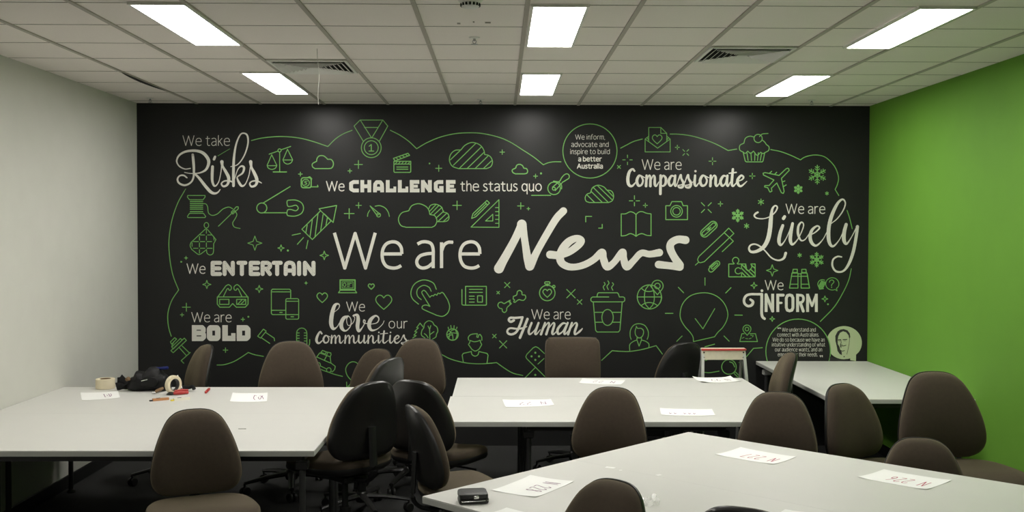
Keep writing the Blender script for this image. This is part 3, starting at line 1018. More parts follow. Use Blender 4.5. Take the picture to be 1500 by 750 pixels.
a.s(135, 715, 135, 660, 165, 632, 198, 618).s(303, 685, 302, 652, 275, 630, 238, 618).l(198, 618, 198, 600, 238, 600, 238, 618).l(198, 618, 217, 672, 238, 618)
a.done('woman_icon')
a = Art('C4', 7.5)
a.s(580, 290, 576, 265, 600, 240, 650, 233, 655, 234).s(680, 240, 694, 262, 695, 290).l(655, 234, 650, 262, 662, 265, 668, 242, 682, 240)
a.s(592, 292, 625, 303, 655, 300, 680, 290).s(592, 292, 588, 312, 578, 328, 590, 345, 610, 372, 638, 385, 668, 370, 684, 345, 693, 328, 684, 310, 680, 290)
a.s(602, 388, 608, 415, 635, 430, 660, 418, 670, 388).l(602, 390, 532, 406, 522, 422, 532, 482).l(670, 390, 740, 406, 750, 422, 740, 492)
a.done('man_icon')
a = Art('C4', 7.5)
a.s(195, 270, 165, 245, 168, 205, 185, 180, 192, 145, 225, 120, 260, 130, 275, 155, 300, 175, 308, 210, 297, 235, 290, 262, 262, 280)
a.l(238, 283, 236, 195, 222, 165).l(237, 242, 274, 215).l(236, 195, 246, 162).l(222, 268, 208, 246, 190, 232)
a.l(180, 175, 152, 140, 122, 180, 137, 182, 105, 214, 124, 218, 98, 245, 117, 250, 88, 270)
a.done('tree_icon')
a = Art('C4', 7)
a.o(437, 240, 50, w=9).s(400, 205, 428, 225, 440, 258, 441, 290).s(389, 245, 425, 226, 484, 230).s(455, 195, 422, 213, 405, 275).s(462, 197, 477, 240, 466, 278).s(395, 262, 420, 245, 440, 245)
a.l(402, 192, 399, 176).l(425, 182, 422, 160).l(450, 182, 451, 162).l(472, 190, 477, 175)
a.done('basketball_icon')
a = Art('C4', 7)
a.l(1245, 407, 1192, 358).s(1192, 358, 1168, 348, 1145, 358).l(1145, 358, 1092, 412).s(1092, 412, 1082, 435, 1092, 455).l(1092, 455, 1260, 620).l(1188, 500, 1242, 450).l(1075, 620, 1165, 530)
for x_, y_ in ((1165, 400), (1132, 432), (1197, 432), (1165, 463), (1165, 595)):
    a.dot(x_, y_, 9)
a.done('sticking_plaster_icon')
a = Art('B4', 7.5)
a.s(700, 513, 670, 486, 635, 480, 600, 500, 578, 545, 592, 600, 630, 645, 668, 682).l(645, 652, 590, 703).l(586, 658, 588, 705, 635, 690)
a.done('heart_and_arrow_icon')
a = Art('B4', 7)
a.l(303, 488, 310, 455, 350, 402, 442, 436, 448, 490, 487, 520, 481, 548, 462, 568, 450, 563).l(303, 488, 314, 500).l(326, 438, 390, 467, 448, 492).l(410, 428, 390, 467).l(356, 516, 410, 543)
a.o(334, 507, 22).o(430, 552, 20).c(360, 397, 375, 380, 408, 393, 400, 412).l(408, 393, 447, 402, 450, 418, 442, 434).l(420, 398, 412, 420)
a.done('car_icon')
a = Art('A4', 7.5)
a.c(92, 382, 210, 272, 228, 292, 112, 400).l(98, 345, 120, 300).c(100, 350, 175, 275, 192, 288, 112, 368).c(88, 305, 125, 268, 142, 280, 98, 325).l(165, 355, 228, 425).l(190, 340, 255, 402).l(262, 398, 182, 470, 205, 492)
a.done('dumbbell_icon')
a = Art('A4', 7.5)
a.c(855, 255, 905, 193, 930, 210, 880, 272).l(925, 222, 1000, 272, 1003, 295).l(890, 270, 960, 318)
a.done('telescope_icon')
a = Art('A4', 7.5)
a.cap(1242, 228, 1242, 330, 45).s(1312, 285, 1310, 325, 1290, 352, 1270, 362)
for y in (226, 249, 273, 297):
    a.l(1200, y, 1220, y).l(1264, y, 1284, y)
a.done('microphone_icon')
a = Art('D4', 7.5)
a.o(1367, 525, 64).s(1372, 480, 1400, 492, 1417, 525).cap(1420, 578, 1447, 605, 9)
a.done('magnifying_glass_icon')
Art('E4', 7.5).o(655, 388, 284).done('quote_ring')
a = Art('E4')
for s_, x_0, x_1, b_ in (('We understand and', 512, 810, 215), ('connect with Australians.', 470, 840, 259), ('We do so because we have an', 430, 888, 303),
                         ('intuitive understanding of what', 423, 893, 346), ('our audience wants, and an', 450, 866, 389), ('empathy for their needs.', 475, 828, 433)):
    a.text(s_, x_0, x_1, b_, 36, 2.6)
for cx, cy, d in ((480, 185, -1), (496, 185, -1), (850, 428, 1), (866, 428, 1)):
    a.dot(cx, cy, 6).l(cx, cy, cx + d * 3, cy + 10 * -d * -1 if d > 0 else cy - 6, w=5)
a.done('lettering', M_CREAM)

# portrait in the pale speech bubble: bubble, then the dark print of a man's head over it
a = Art('P', 6)
cqx, cqy, rq = 492, 497, 480
P = []
for i in range(72):
    t_ = 2 * PI * i / 72
    x_, y_ = 1165 + 260 * math.cos(t_), 370 + 243 * math.sin(t_)
    if 38 < math.degrees(t_) < 69:
        continue
    d_ = math.hypot(x_ - cqx, y_ - cqy)
    if d_ < rq:
        x_, y_ = cqx + (x_ - cqx) / d_ * rq, cqy + (y_ - cqy) / d_ * rq
    P.append((x_, y_))
    if abs(math.degrees(t_) - 35) < 2.6:
        P.append((1340, 545)); P.append((1338, 640)); P.append((1255, 625))
a.fill(P)
port = a.done('portrait_bubble', M_PALEGREEN, 'pale green speech bubble with a man printed in it')
a = Art('P', 6)
a.lift = .0012
a.fill([(1038, 345), (1036, 270), (1070, 205), (1110, 178), (1160, 170), (1215, 190), (1248, 235), (1256, 290), (1238, 305), (1230, 262), (1196, 218), (1150, 203), (1105, 225), (1080, 275), (1070, 330),
        (1072, 390), (1096, 425), (1108, 470), (1130, 505), (1132, 552), (1100, 535), (1068, 490), (1056, 420)])
a.l(1078, 330, 1115, 326, w=14).l(1148, 326, 1206, 322, w=12).l(1118, 335, 1122, 372, 1110, 398, 1140, 402, w=9).l(1118, 418, 1155, 418, 1192, 408, w=10).l(1110, 408, 1120, 440, w=12)
a.l(1108, 480, 1140, 494, 1170, 486, w=10).l(1245, 300, 1238, 390, 1222, 470, 1205, 540, w=6).dot(1165, 575, 9).l(1085, 345, 1105, 346, w=5).l(1160, 342, 1192, 340, w=5)
a.fill([(955, 572), (1010, 592), (1090, 608), (1160, 614), (1212, 606), (1232, 640), (955, 640)])
o_ = a.done('portrait_print', M_DARKP)
o_.parent = port

# --- small sparkles between the icons
def sparkle(kind, fr_, *args, **kw):
    a = Art(fr_, 7)
    getattr(a, kind)(*args, **kw)
    a.done({'plus': 'plus_mark', 'x': 'cross_mark', 'spark': 'burst_mark', 'star4': 'star_mark', 'dot': 'dot_mark'}[kind])


for f_, x_, y_, r_ in (('A1', 1230, 540, 17), ('B1', 300, 456, 35), ('B1', 225, 512, 17), ('B1', 1006, 489, 27), ('C1', 124, 347, 20), ('C1', 417, 558, 17), ('B2', 219, 197, 43), ('B2', 302, 125, 24),
                       ('B2', 1167, 125, 38), ('C2', 287, 130, 28), ('C2', 354, 154, 12), ('A3', 228, 330, 35), ('A3', 190, 397, 15), ('A3', 725, 437, 15), ('A3', 572, 707, 20)):
    sparkle('plus', f_, x_, y_, r_)
for f_, x_, y_, r_ in (('C1', 1150, 477, 13), ('C3', 918, 135, 23), ('C3', 838, 202, 11), ('D3', 638, 211, 37), ('D3', 714, 284, 20), ('C3', 805, 584, 16), ('C3', 882, 657, 32)):
    sparkle('x', f_, x_, y_, r_)
for f_, x_, y_, a_, b_, dg in (('C1', 1225, 415, 20, 42, False), ('D1', 627, 350, 14, 36, True), ('D1', 862, 427, 10, 31, False), ('D1', 1212, 557, 8, 24, False), ('D1', 553, 305, 7, 18, False),
                               ('C2', 1286, 85, 15, 45, False), ('C2', 1382, 125, 6, 18, False), ('D2', 808, 145, 22, 62, True), ('D2', 932, 112, 6, 20, False)):
    sparkle('spark', f_, x_, y_, a_, b_, diag=dg)
for f_, x_, y_, r_ in (('A2', 830, 457, 62), ('A2', 1060, 500, 28), ('A2', 1440, 565, 38), ('E2', 427, 697, 50), ('F3', 267, 289, 28), ('F3', 427, 583, 22), ('F3', 890, 407, 26), ('A3', 408, 130, 36), ('A3', 868, 170, 32)):
    sparkle('star4', f_, x_, y_, r_)
for f_, x_, y_, r_ in (('A2', 225, 587, 20), ('A3', 1280, 118, 18)):
    sparkle('star4', f_, x_, y_, r_, full=True)
for f_, x_, y_, r_ in (('B1', 925, 447, 7), ('C1', 465, 534, 9), ('A2', 1120, 522, 9), ('A2', 183, 621, 8), ('A3', 773, 414, 8), ('F3', 917, 454, 8)):
    sparkle('dot', f_, x_, y_, r_)

# --- lettering
# We take Risks
a = Art('A1')
a.text('We take', 195, 612, 292, 92, 5.5)
a.v((263, 490, 9), (215, 495, 10), (165, 470, 12), (143, 425, 13), (165, 375, 16), (220, 343, 19), (300, 334, 22), (370, 352, 26), (415, 400, 28), (424, 445, 26), (400, 500, 20), (350, 528, 12), (290, 535, 8), (250, 533, 7), (212, 525, 6))
a.v((284, 370, 22), (290, 430, 23), (294, 500, 21), (290, 570, 16), (265, 615, 15), (215, 638, 17), (165, 620, 17), (150, 585, 15), (170, 555, 13), (205, 552, 14), (233, 572, 11))
a.v((295, 530, 16), (340, 575, 22), (395, 645, 26), (440, 695, 26), (475, 710, 20), (505, 700, 13), (525, 675, 8))
a.v((458, 475, 24), (455, 540, 25), (456, 600, 22), (470, 640, 18), (490, 640, 12), (515, 600, 8), (532, 520, 8), (540, 440, 10)).v((480, 388, 20), (471, 410, 22))
a.v((540, 432, 30), (546, 470, 20), (575, 520, 26), (600, 575, 28), (590, 630, 20), (555, 648, 17), (536, 625, 13), (560, 602, 12), (605, 600, 14), (640, 612, 12))
a.v((618, 475, 6), (680, 455, 9), (735, 380, 11), (768, 280, 13), (765, 205, 15), (735, 181, 12), (700, 197, 12), (665, 280, 15), (646, 400, 21), (642, 520, 24), (642, 642, 24))
a.v((650, 590, 6), (680, 500, 9), (713, 470, 15), (735, 485, 20), (722, 530, 16), (680, 562, 11), (676, 580, 14), (694, 620, 22), (718, 645, 18), (748, 625, 9), (778, 550, 8), (793, 460, 8))
a.v((793, 432, 30), (800, 480, 20), (825, 530, 27), (848, 590, 28), (838, 635, 21), (802, 650, 17), (785, 625, 13), (805, 604, 12), (850, 600, 13), (888, 618, 8))
a.done('lettering', M_CREAM)
# We CHALLENGE the status quo
a = Art('B1')
a.text('We', 15, 180, 692, 92, 9).text('the status quo', 1195, 1915, 692, 92, 9)
B = 33
bl = lambda *c: a.l(*c, w=B, caps=False)
bl(303, 610, 252, 610); bl(252, 684, 303, 684); a.path([(258, 610), (236, 622), (236, 672), (258, 684)], [B] * 4)
bl(334, 593, 334, 700); bl(396, 593, 396, 700); bl(334, 647, 396, 647)
a.path([(446, 660), (448, 628), (462, 611), (492, 611), (506, 628), (508, 660)], [B] * 6); bl(446, 655, 446, 700); bl(508, 655, 508, 700); bl(446, 668, 508, 668)
for x_ in (541, 647):
    bl(x_ + 17, 593, x_ + 17, 700); bl(x_, 684, x_ + 91, 684); a.l(x_ + 79, 650, x_ + 79, 690, w=24, caps=False)
for x_ in (752, 1070):
    bl(x_ + 17, 593, x_ + 17, 700); bl(x_, 609, x_ + 83, 609); bl(x_, 684, x_ + 85, 684); a.l(x_ + 20, 647, x_ + 70, 647, w=25, caps=False)
bl(867, 593, 867, 700); bl(928, 593, 928, 700); bl(862, 600, 932, 692)
bl(1045, 610, 996, 610); a.path([(1000, 610), (980, 622), (980, 672), (1000, 684)], [B] * 4); bl(996, 684, 1048, 684); bl(1031, 650, 1031, 700); a.l(1010, 655, 1048, 655, w=20, caps=False)
a.done('lettering', M_CREAM)
# We are Compassionate
a = Art('D1')
a.text('We are', 240, 592, 503, 94, 7)
a.v((176, 512, 17), (160, 496, 18), (132, 520, 25), (118, 580, 28), (126, 632, 26), (155, 645, 19), (188, 612, 10))
a.script('ompassionate', [(190, 262), (266, 385), (385, 470), (470, 555), (555, 622), (618, 688), (680, 745), (745, 825), (832, 925), (925, 1015), (1005, 1075), (1070, 1160)], 645, 92, 23)
a.done('lettering', M_CREAM)
# We are Lively
a = Art('E2')
a.text('We are', 545, 895, 200, 90, 7.5)
a.v((300, 186, 17), (280, 198, 17), (270, 218, 14), (292, 237, 11), (350, 242, 9), (410, 222, 9), (455, 182, 11), (472, 142, 13), (452, 128, 13), (427, 160, 20), (416, 240, 34), (408, 330, 37), (390, 420, 38), (352, 490, 34),
    (292, 528, 27), (242, 533, 22), (223, 505, 17), (237, 475, 14), (275, 466, 13), (320, 485, 13), (365, 525, 11), (420, 585, 12), (480, 608, 14), (528, 590, 20), (546, 545, 24))
a.v((520, 302, 25), (497, 370, 30), (486, 440, 30), (502, 473, 20), (535, 440, 9), (575, 360, 8), (600, 285, 10)).v((536, 224, 26), (526, 240, 28))
a.v((606, 285, 24), (592, 360, 30), (586, 430, 30), (605, 468, 20), (650, 425, 9), (688, 350, 9), (703, 295, 10), (684, 273, 12), (657, 310, 20), (655, 380, 22), (680, 432, 14), (715, 425, 9), (752, 375, 7))
a.v((745, 392, 8), (800, 365, 10), (842, 325, 14), (822, 306, 14), (778, 340, 24), (760, 400, 30), (775, 455, 28), (815, 478, 18), (868, 430, 8), (908, 360, 8))
a.v((945, 285, 7), (1000, 240, 9), (1050, 170, 11), (1070, 105, 12), (1045, 72, 15), (1000, 110, 24), (952, 210, 31), (926, 310, 32), (922, 410, 33), (938, 470, 26), (968, 482, 17), (1015, 430, 8), (1050, 360, 8), (1075, 295, 10))
a.v((1077, 293, 28), (1060, 360, 33), (1058, 430, 33), (1080, 463, 19), (1120, 410, 8), (1165, 325, 10))
a.v((1176, 312, 28), (1165, 400, 27), (1140, 530, 28), (1100, 640, 24), (1050, 703, 17), (990, 705, 17), (957, 660, 17), (962, 602, 15), (1000, 575, 14), (1037, 578, 12))
a.done('lettering', M_CREAM)
# We ENTERTAIN
a = Art('A2')
a.text('We', 230, 398, 727, 92, 7.5)
R_ = 35
ENT = [('l', 524, 630, 459, 630, 459, 728, 524, 728), ('l', 459, 679, 518, 679), ('l', 564, 728, 564, 630, 636, 728, 636, 630), ('l', 686, 630, 746, 630), ('l', 716, 630, 716, 728),
       ('l', 860, 630, 794, 630, 794, 728, 860, 728), ('l', 794, 679, 852, 679), ('l', 898, 728, 898, 630, 940, 630), ('s', 940, 630, 962, 645, 960, 668, 938, 682), ('l', 938, 682, 900, 682), ('l', 930, 684, 962, 728),
       ('l', 996, 630, 1057, 630), ('l', 1026, 630, 1026, 728), ('l', 1101, 728, 1101, 662), ('s', 1101, 662, 1110, 638, 1136, 629, 1163, 638, 1172, 662), ('l', 1172, 662, 1172, 728), ('l', 1101, 698, 1172, 698),
       ('l', 1219, 630, 1219, 728), ('l', 1270, 728, 1270, 630, 1345, 728, 1345, 630)]
for e in ENT:
    getattr(a, e[0])(*e[1:], w=R_)
a.done('lettering', M_CREAM)
a = Art('A2')
a.lift = .0012
for e in ENT:
    c_ = e[1:]
    P = list(zip(c_[0::2], c_[1::2]))
    for p_, q_ in zip(P[:-1], P[1:]):
        L_ = math.hypot(q_[0] - p_[0], q_[1] - p_[1]); nn = max(1, int(L_ / 13))
        nx, ny = -(q_[1] - p_[1]) / L_ * 9, (q_[0] - p_[0]) / L_ * 9
        for i in range(nn + 1):
            x_, y_ = p_[0] + (q_[0] - p_[0]) * i / nn, p_[1] + (q_[1] - p_[1]) * i / nn
            a.dot(x_ + nx, y_ + ny, 2.2, 5).dot(x_ - nx, y_ - ny, 2.2, 5)
a.done('dotted_inlay', M_DARKP)
# We are News
a = Art('B2')
a.text('We', 75, 702, 690, 338, 28)
a.done('lettering', M_CREAM)
a = Art('B2')
a.text('are', 790, 1388, 690, 338, 28)
a.done('lettering', M_CREAM)
a = Art('C2')
a.v((95, 680, 86), (130, 615, 76), (170, 545, 72), (235, 425, 68), (285, 320, 72), (296, 292, 78)).v((296, 292, 84), (312, 370, 66), (326, 460, 62), (345, 580, 70), (364, 662, 74))
a.v((368, 660, 76), (430, 530, 62), (520, 370, 62), (600, 240, 64), (662, 174, 64))
a.v((545, 558, 70), (620, 562, 66), (710, 535, 62), (790, 478, 64), (818, 435, 64), (780, 414, 58), (715, 440, 68), (660, 500, 72), (632, 570, 70), (645, 628, 66), (700, 662, 62), (770, 666, 58), (850, 645, 60), (930, 600, 60),
    (1000, 538, 66), (1012, 590, 64), (1045, 664, 66), (1105, 628, 56), (1180, 536, 62), (1190, 590, 62), (1218, 664, 66), (1275, 615, 56), (1345, 545, 58), (1420, 554, 58), (1505, 540, 66))
a.at('D2').v((625, 430, 70), (560, 424, 66), (503, 452, 66), (490, 500, 68), (520, 570, 66), (574, 650, 72)).v((574, 665, 70), (490, 656, 62), (388, 645, 66))
a.done('lettering', M_CREAM)
# We are BOLD
a = Art('A3')
a.text('We are', 272, 627, 463, 90, 6.5)
a.l(297, 488, 297, 627, w=41, caps=False)
for y_ in (508, 557, 607):
    a.l(278, y_, 372, y_, w=41, caps=False)
a.path([(365, 508), (377, 520), (377, 540), (368, 557)], [41] * 4); a.path([(368, 557), (380, 570), (380, 594), (366, 607)], [41] * 4)
a.path([(440, 512), (496, 512), (504, 522), (504, 594), (496, 603), (440, 603), (432, 594), (432, 522)], [48] * 8, True)
a.l(568, 488, 568, 627, w=48, caps=False).l(545, 604, 660, 604, w=46, caps=False).l(641, 558, 641, 610, w=38, caps=False)
a.path([(694, 512), (755, 512), (768, 526), (768, 590), (755, 603), (694, 603)], [48] * 6, True); a.l(671, 512, 700, 512, w=48, caps=False).l(671, 603, 700, 603, w=48, caps=False)
a.done('lettering', M_CREAM)
# We love our Communities
a = Art('B3')
a.text('We', 583, 749, 368, 88, 6.5).text('our', 952, 1122, 517, 88, 6.5)
a.v((478, 372, 5), (512, 345, 6), (524, 315, 8), (508, 300, 14), (480, 318, 28), (458, 390, 35), (450, 470, 36), (468, 518, 26), (500, 505, 9), (532, 455, 6))
a.v((600, 408, 12), (562, 425, 30), (540, 470, 34), (545, 515, 30), (578, 538, 13), (618, 500, 9), (626, 445, 8), (605, 410, 7), (586, 440, 6), (600, 490, 6), (640, 470, 6), (658, 425, 6), (640, 405, 6))
a.v((648, 402, 14), (680, 400, 24), (688, 440, 32), (682, 500, 32), (695, 540, 22), (730, 500, 8), (750, 455, 8), (738, 442, 9), (738, 468, 8), (782, 476, 5))
a.v((778, 482, 5), (850, 468, 8), (870, 430, 11), (842, 405, 15), (798, 440, 32), (784, 492, 33), (806, 532, 20), (855, 522, 8), (900, 482, 6), (916, 450, 5))
a.v((368, 562, 15), (352, 546, 14), (328, 588, 21), (322, 625, 22), (342, 647, 16), (380, 618, 7))
a.script('ommunities', [(376, 440), (440, 555), (560, 680), (685, 765), (765, 850), (850, 890), (880, 950), (945, 1000), (998, 1066), (1062, 1128)], 645, 66, 15)
a.done('lettering', M_CREAM)
# We are Human
a = Art('D3')
a.text('We are', 290, 637, 437, 90, 6.5)
a.v((136, 446, 21), (110, 458, 21), (92, 444, 20), (104, 424, 20), (150, 424, 20), (212, 418, 18)).v((212, 418, 20), (192, 480, 21), (160, 545, 21), (120, 568, 20), (86, 560, 19), (80, 535, 17), (105, 515, 16), (170, 520, 16), (228, 512, 16))
a.v((256, 434, 22), (222, 520, 22), (190, 598, 22)).v((228, 512, 8), (250, 500, 8))
a.script('uman', [(250, 352), (360, 505), (500, 605), (600, 705)], 568, 100, 21, slant=.30)
a.v((680, 568, 14), (715, 545, 14), (738, 518, 10))
a.done('lettering', M_CREAM)
# We INFORM
a = Art('F3')
a.text('We', 362, 528, 331, 90, 7)
a.v((235, 412, 20), (258, 432, 24), (248, 460, 24), (215, 470, 22), (185, 448, 22), (180, 412, 22), (200, 378, 22), (240, 366, 21), (290, 366, 21), (336, 366, 22))
a.v((335, 366, 24), (335, 440, 24), (334, 530, 24), (342, 565, 24), (360, 581, 22)).dot(337, 335, 12, 14)
w_ = 25
a.l(373, 362, 373, 522, w=w_, caps=False).l(431, 362, 431, 522, w=w_, caps=False).l(373, 370, 431, 514, w=w_)
a.l(476, 362, 476, 522, w=w_, caps=False).l(476, 374, 524, 374, w=w_).l(476, 442, 508, 442, w=w_ - 6)
a.path([(551, 400), (560, 378), (580, 372), (600, 378), (609, 400), (609, 484), (600, 506), (580, 512), (560, 506), (551, 484)], [w_] * 10, True)
a.l(650, 362, 650, 522, w=w_, caps=False).s(650, 374, 690, 378, 702, 405, 690, 434, 655, 442, w=w_ - 3).l(675, 445, 700, 514, w=w_)
a.l(738, 362, 738, 522, w=w_, caps=False).l(815, 362, 815, 522, w=w_, caps=False).l(740, 372, 777, 468, 813, 372, w=w_ - 4)
a.done('lettering', M_CREAM)

# ================================================================ tables
TT = .028


def make_table(cx, cy, lx, ly, rz, label, group, rail=False, legs_in=.07, bracket=False, leg_x=None):
    t = thing('meeting_table', label, 'table', (cx, cy, 0), rz, group)
    hx, hy = lx / 2, ly / 2
    MB().box(-hx + .0003, hx - .0003, -hy + .0003, hy - .0003, TAB - .006, TAB, bev=.0005).build('tabletop', M_TABLE, t)
    MB().box(-hx, hx, -hy, hy, TAB - TT, TAB - .0055, bev=.001).build('edge_band', M_EDGE, t)
    fr = MB()
    q = legs_in
    p = leg_x or q
    zb, zt = TAB - TT - .035, TAB - TT - .0005
    fr.box(-hx + p, hx - p, -hy + q - .012, -hy + q + .012, zb, zt)
    fr.box(-hx + p, hx - p, hy - q - .012, hy - q + .012, zb, zt)
    fr.box(-hx + p - .012, -hx + p + .012, -hy + q, hy - q, zb, zt)
    fr.box(hx - p - .012, hx - p + .012, -hy + q, hy - q, zb, zt)
    fr.build('under_frame', M_BLACKMETAL, t)
    for sx in (-1, 1):
        for sy in (-1, 1):
            x, y = sx * (hx - p), sy * (hy - q)
            lg = MB().lathe([(.016, .02), (.016, TAB - TT - .03)], 14, mat=Matrix.Translation((x, y, 0))).build('leg', M_LEG, t, True)
            MB().lathe([(.024, 0), (.026, .006), (.020, .022)], 14, mat=Matrix.Translation((x, y, 0))).build('foot', M_SHELL, lg, True)
            MB().box(x - .03, x + .03, y - .03, y + .03, TAB - TT - .075, TAB - TT - .036, bev=.004).build('leg_bracket', M_EDGE if bracket else M_BLACKMETAL, lg)
    if rail:
        m = MB()
        m.box(*rail)
        m.build('cable_tray', M_EDGE, t)
    return t


# left pair, against the white wall
lp = [on_z(302, 567, TAB).y, on_z(300, 660.5, TAB).y, on_z(460, 660.7, TAB).x]
LFAR, LNEAR, LRIGHT = lp
LX0 = X0 + .004
LM = (LFAR + LNEAR) / 2
make_table((LX0 + LRIGHT) / 2, (LFAR + LM) / 2, LRIGHT - LX0, LFAR - LM, 0, 'white table against the white wall, its far half with the tools and tape', 'white meeting tables')
make_table((LX0 + LRIGHT) / 2, (LNEAR + LM) / 2, LRIGHT - LX0, LM - LNEAR, 0, 'white table against the white wall, the half with its front edge toward the camera', 'white meeting tables')
# middle pair
pA, pB = on_z(674.5, 552, TAB), on_z(1089, 555, TAB)
pC = on_z(658, 580.5, TAB)
pE = on_z(653, 593.5, TAB)
pF = on_z(850, 618, TAB)
MFAR = (pA.y + pB.y) / 2
MNEAR = pF.y
MMID = pC.y
MX0, MX1 = (pA.x + pC.x) / 2, pB.x
make_table((MX0 + MX1) / 2, (MFAR + MMID) / 2 + .001, MX1 - MX0, MFAR - MMID - .002, 0, 'white middle table, the far one with its long side toward the mural', 'white meeting tables', legs_in=.08, leg_x=.45)
make_table((MX0 + MX1) / 2 - .012, (MMID + MNEAR) / 2 - .001, MX1 - MX0, MMID - MNEAR - .002, 0, 'white middle table, the near one behind the single brown chair', 'white meeting tables',
           rail=(.36, .56, -.20, -.16, .60, .625), legs_in=.08, leg_x=.48)
# right table along the green wall
RL = (on_z(1101, 528.7, TAB).x + on_z(1204, 574, TAB).x) / 2
RNEAR = on_z(1310, 585, TAB).y
RR = X1 - .004
RFAR = MY - .008
make_table((RL + RR) / 2, (RNEAR + RFAR) / 2, RR - RL, RFAR - RNEAR, 0, 'white table lengthwise along the green wall under the portrait bubble', 'white meeting tables', bracket=True)
# front pair, turned 45 degrees
tip, top = on_z(618.4, 727, TAB), on_z(1008.5, 632.7, TAB)
e1 = (top - tip); e1.z = 0
L1 = e1.length
ang = math.atan2(e1.y, e1.x)
d1 = e1.normalized(); d2 = Vector((d1.y, -d1.x, 0))
W2 = 1.98
hw = L1 / 2
for i, (o_, lb) in enumerate(((0.0, 'white front table turned at an angle, the one holding the black wallet'), (hw, 'white front table turned at an angle, the one with two numbered sheets'))):
    c_ = tip + d1 * (o_ + hw / 2) + d2 * (W2 / 2)
    make_table(c_.x, c_.y, hw - .0003, W2, ang, lb, 'white meeting tables')


# ================================================================ chairs
def back_outline(square=False):
    if square:
        pr = [(0, .150), (.006, .178), (.02, .196), (.045, .204), (.10, .207), (.20, .209), (.28, .208), (.33, .200), (.355, .180), (.365, .14)]
    else:
        pr = [(0, .030), (.006, .068), (.018, .095), (.040, .121), (.075, .143), (.12, .164), (.17, .182), (.22, .195), (.27, .202), (.31, .199), (.345, .182), (.368, .150), (.378, .09)]
    R = [(w, .92 - v) for v, w in pr]
    Lf = [(-w, z) for w, z in reversed(R)]
    P = R + Lf
    return smooth_pts(P, True, 2)


def back_map(x, z, off):
    h = z - .54
    y = -.180 - .02 * h - .50 * (h - .04) * abs(h - .04) + 0.75 * x * x    # reclined at the top, upright to overhanging at the foot
    return (x, y + off, z)


def seat_outline():
    P = []
    for i in range(36):
        a = 2 * PI * i / 36
        ca, sa = math.cos(a), math.sin(a)
        e = 2 / 3.0
        x = .24 * math.copysign(abs(ca) ** e, ca)
        y = .225 * math.copysign(abs(sa) ** e, sa)
        x *= 1 + .10 * (y / .225) * 0.6
        P.append((x, y + .04))
    return P


def seat_map(x, y, off):
    yy = (y - .04) / .225
    droop = -.028 * max(0, yy - .35) ** 2 / .42 * 2
    dish = .010 * (abs(x) / .24) ** 2 + .008 * (yy < -.2) * abs(yy + .2)
    return (x, y, .50 + off + droop + dish)


def make_chair(square=False):
    root = thing('office_chair', 'chair', 'chair')
    rings = [(0.0, -.004), (.9, -.004), (.985, -.004), (1.0, .006), (.995, .018), (.97, .032), (.90, .045), (.75, .055), (.45, .064), (.15, .067)]
    bk = MB().pillow(back_outline(square), back_map, rings, center=(0, .73)).build('backrest', M_FABRIC, root, True)
    rings = [(.02, -.028), (.5, -.027), (.85, -.024), (.97, -.017), (1.012, -.006), (1.014, .002), (.99, .003), (.5, -.003)]
    MB().pillow(back_outline(square), back_map, rings, center=(0, .73)).build('back_shell', M_SHELL, bk, True)
    rings = [(0.02, -.028), (.8, -.028), (.96, -.022), (.99, -.01), (1.0, .005), (.985, .018), (.94, .027), (.8, .032), (.4, .034), (.05, .034)]
    st = MB().pillow(seat_outline(), seat_map, rings, center=(0, .04)).build('seat', M_FABRIC, root, True)
    rings = [(.05, -.055), (.6, -.054), (.90, -.045), (.98, -.032), (1.005, -.018), (1.0, -.008), (.9, -.026)]
    MB().pillow(seat_outline(), seat_map, rings, center=(0, .04)).build('seat_shell', M_SHELL, st, True)
    m = MB()
    m.box(-.07, .07, -.10, .13, .405, .446, bev=.01)
    m.tube([(.06, .05, .43), (.16, .06, .425), (.22, .06, .42)], .006, 8)
    m.build('tilt_mechanism', M_BLACKMETAL, root)
    m = MB()
    pts = smooth_pts([(0, -.06, .425), (0, -.17, .425), (0, -.232, .47), (0, -.232, .56), (0, -.226, .70)], False, 4)
    m.tube(pts, [.024] * len(pts), 10, flat=.45)
    m.build('back_support', M_BLACKMETAL, root, True)
    MB().lathe([(.027, .085), (.027, .26), (.016, .262), (.016, .41)], 16).build('gas_lift', M_BLACKMETAL, root, True)
    m = MB()
    m.lathe([(.035, .07), (.042, .09), (.038, .125), (.028, .135)], 18)
    for k in range(5):
        a = 2 * PI * k / 5 + .3
        ca, sa = math.cos(a), math.sin(a)
        m.tube([(.02 * ca, .02 * sa, .108), (.16 * ca, .16 * sa, .098), (.295 * ca, .295 * sa, .076)], [.026, .021, .015], 8, flat=.7)
    base = m.build('star_base', M_SHELL, root, True)
    for k in range(5):
        a = 2 * PI * k / 5 + .3
        ca, sa = math.cos(a), math.sin(a)
        m = MB()
        R = Matrix.Translation((.29 * ca, .29 * sa, .028)) @ Matrix.Rotation(a + .6, 4, 'Z')
        for s_ in (-1, 1):
            m.lathe([(.010, -.008), (.026, -.008), (.028, -.004), (.028, .004), (.026, .008), (.010, .008)], 16, mat=R @ Matrix.Translation((0, s_ * .014, 0)) @ Matrix.Rotation(PI / 2, 4, 'X'))
        m.tube([R @ Vector((0, -.02, 0)), R @ Vector((0, .02, 0))], .005, 6)
        m.tube([R @ Vector((0, 0, .0)), R @ Vector((0.004, 0, .05))], .007, 6)
        m.build('castor', M_SHELL, base, True)
    return root


UPPER = ('backrest', 'seat', 'tilt_mechanism', 'back_support')
proto = {False: make_chair(False), True: make_chair(True)}
used = {False: False, True: False}


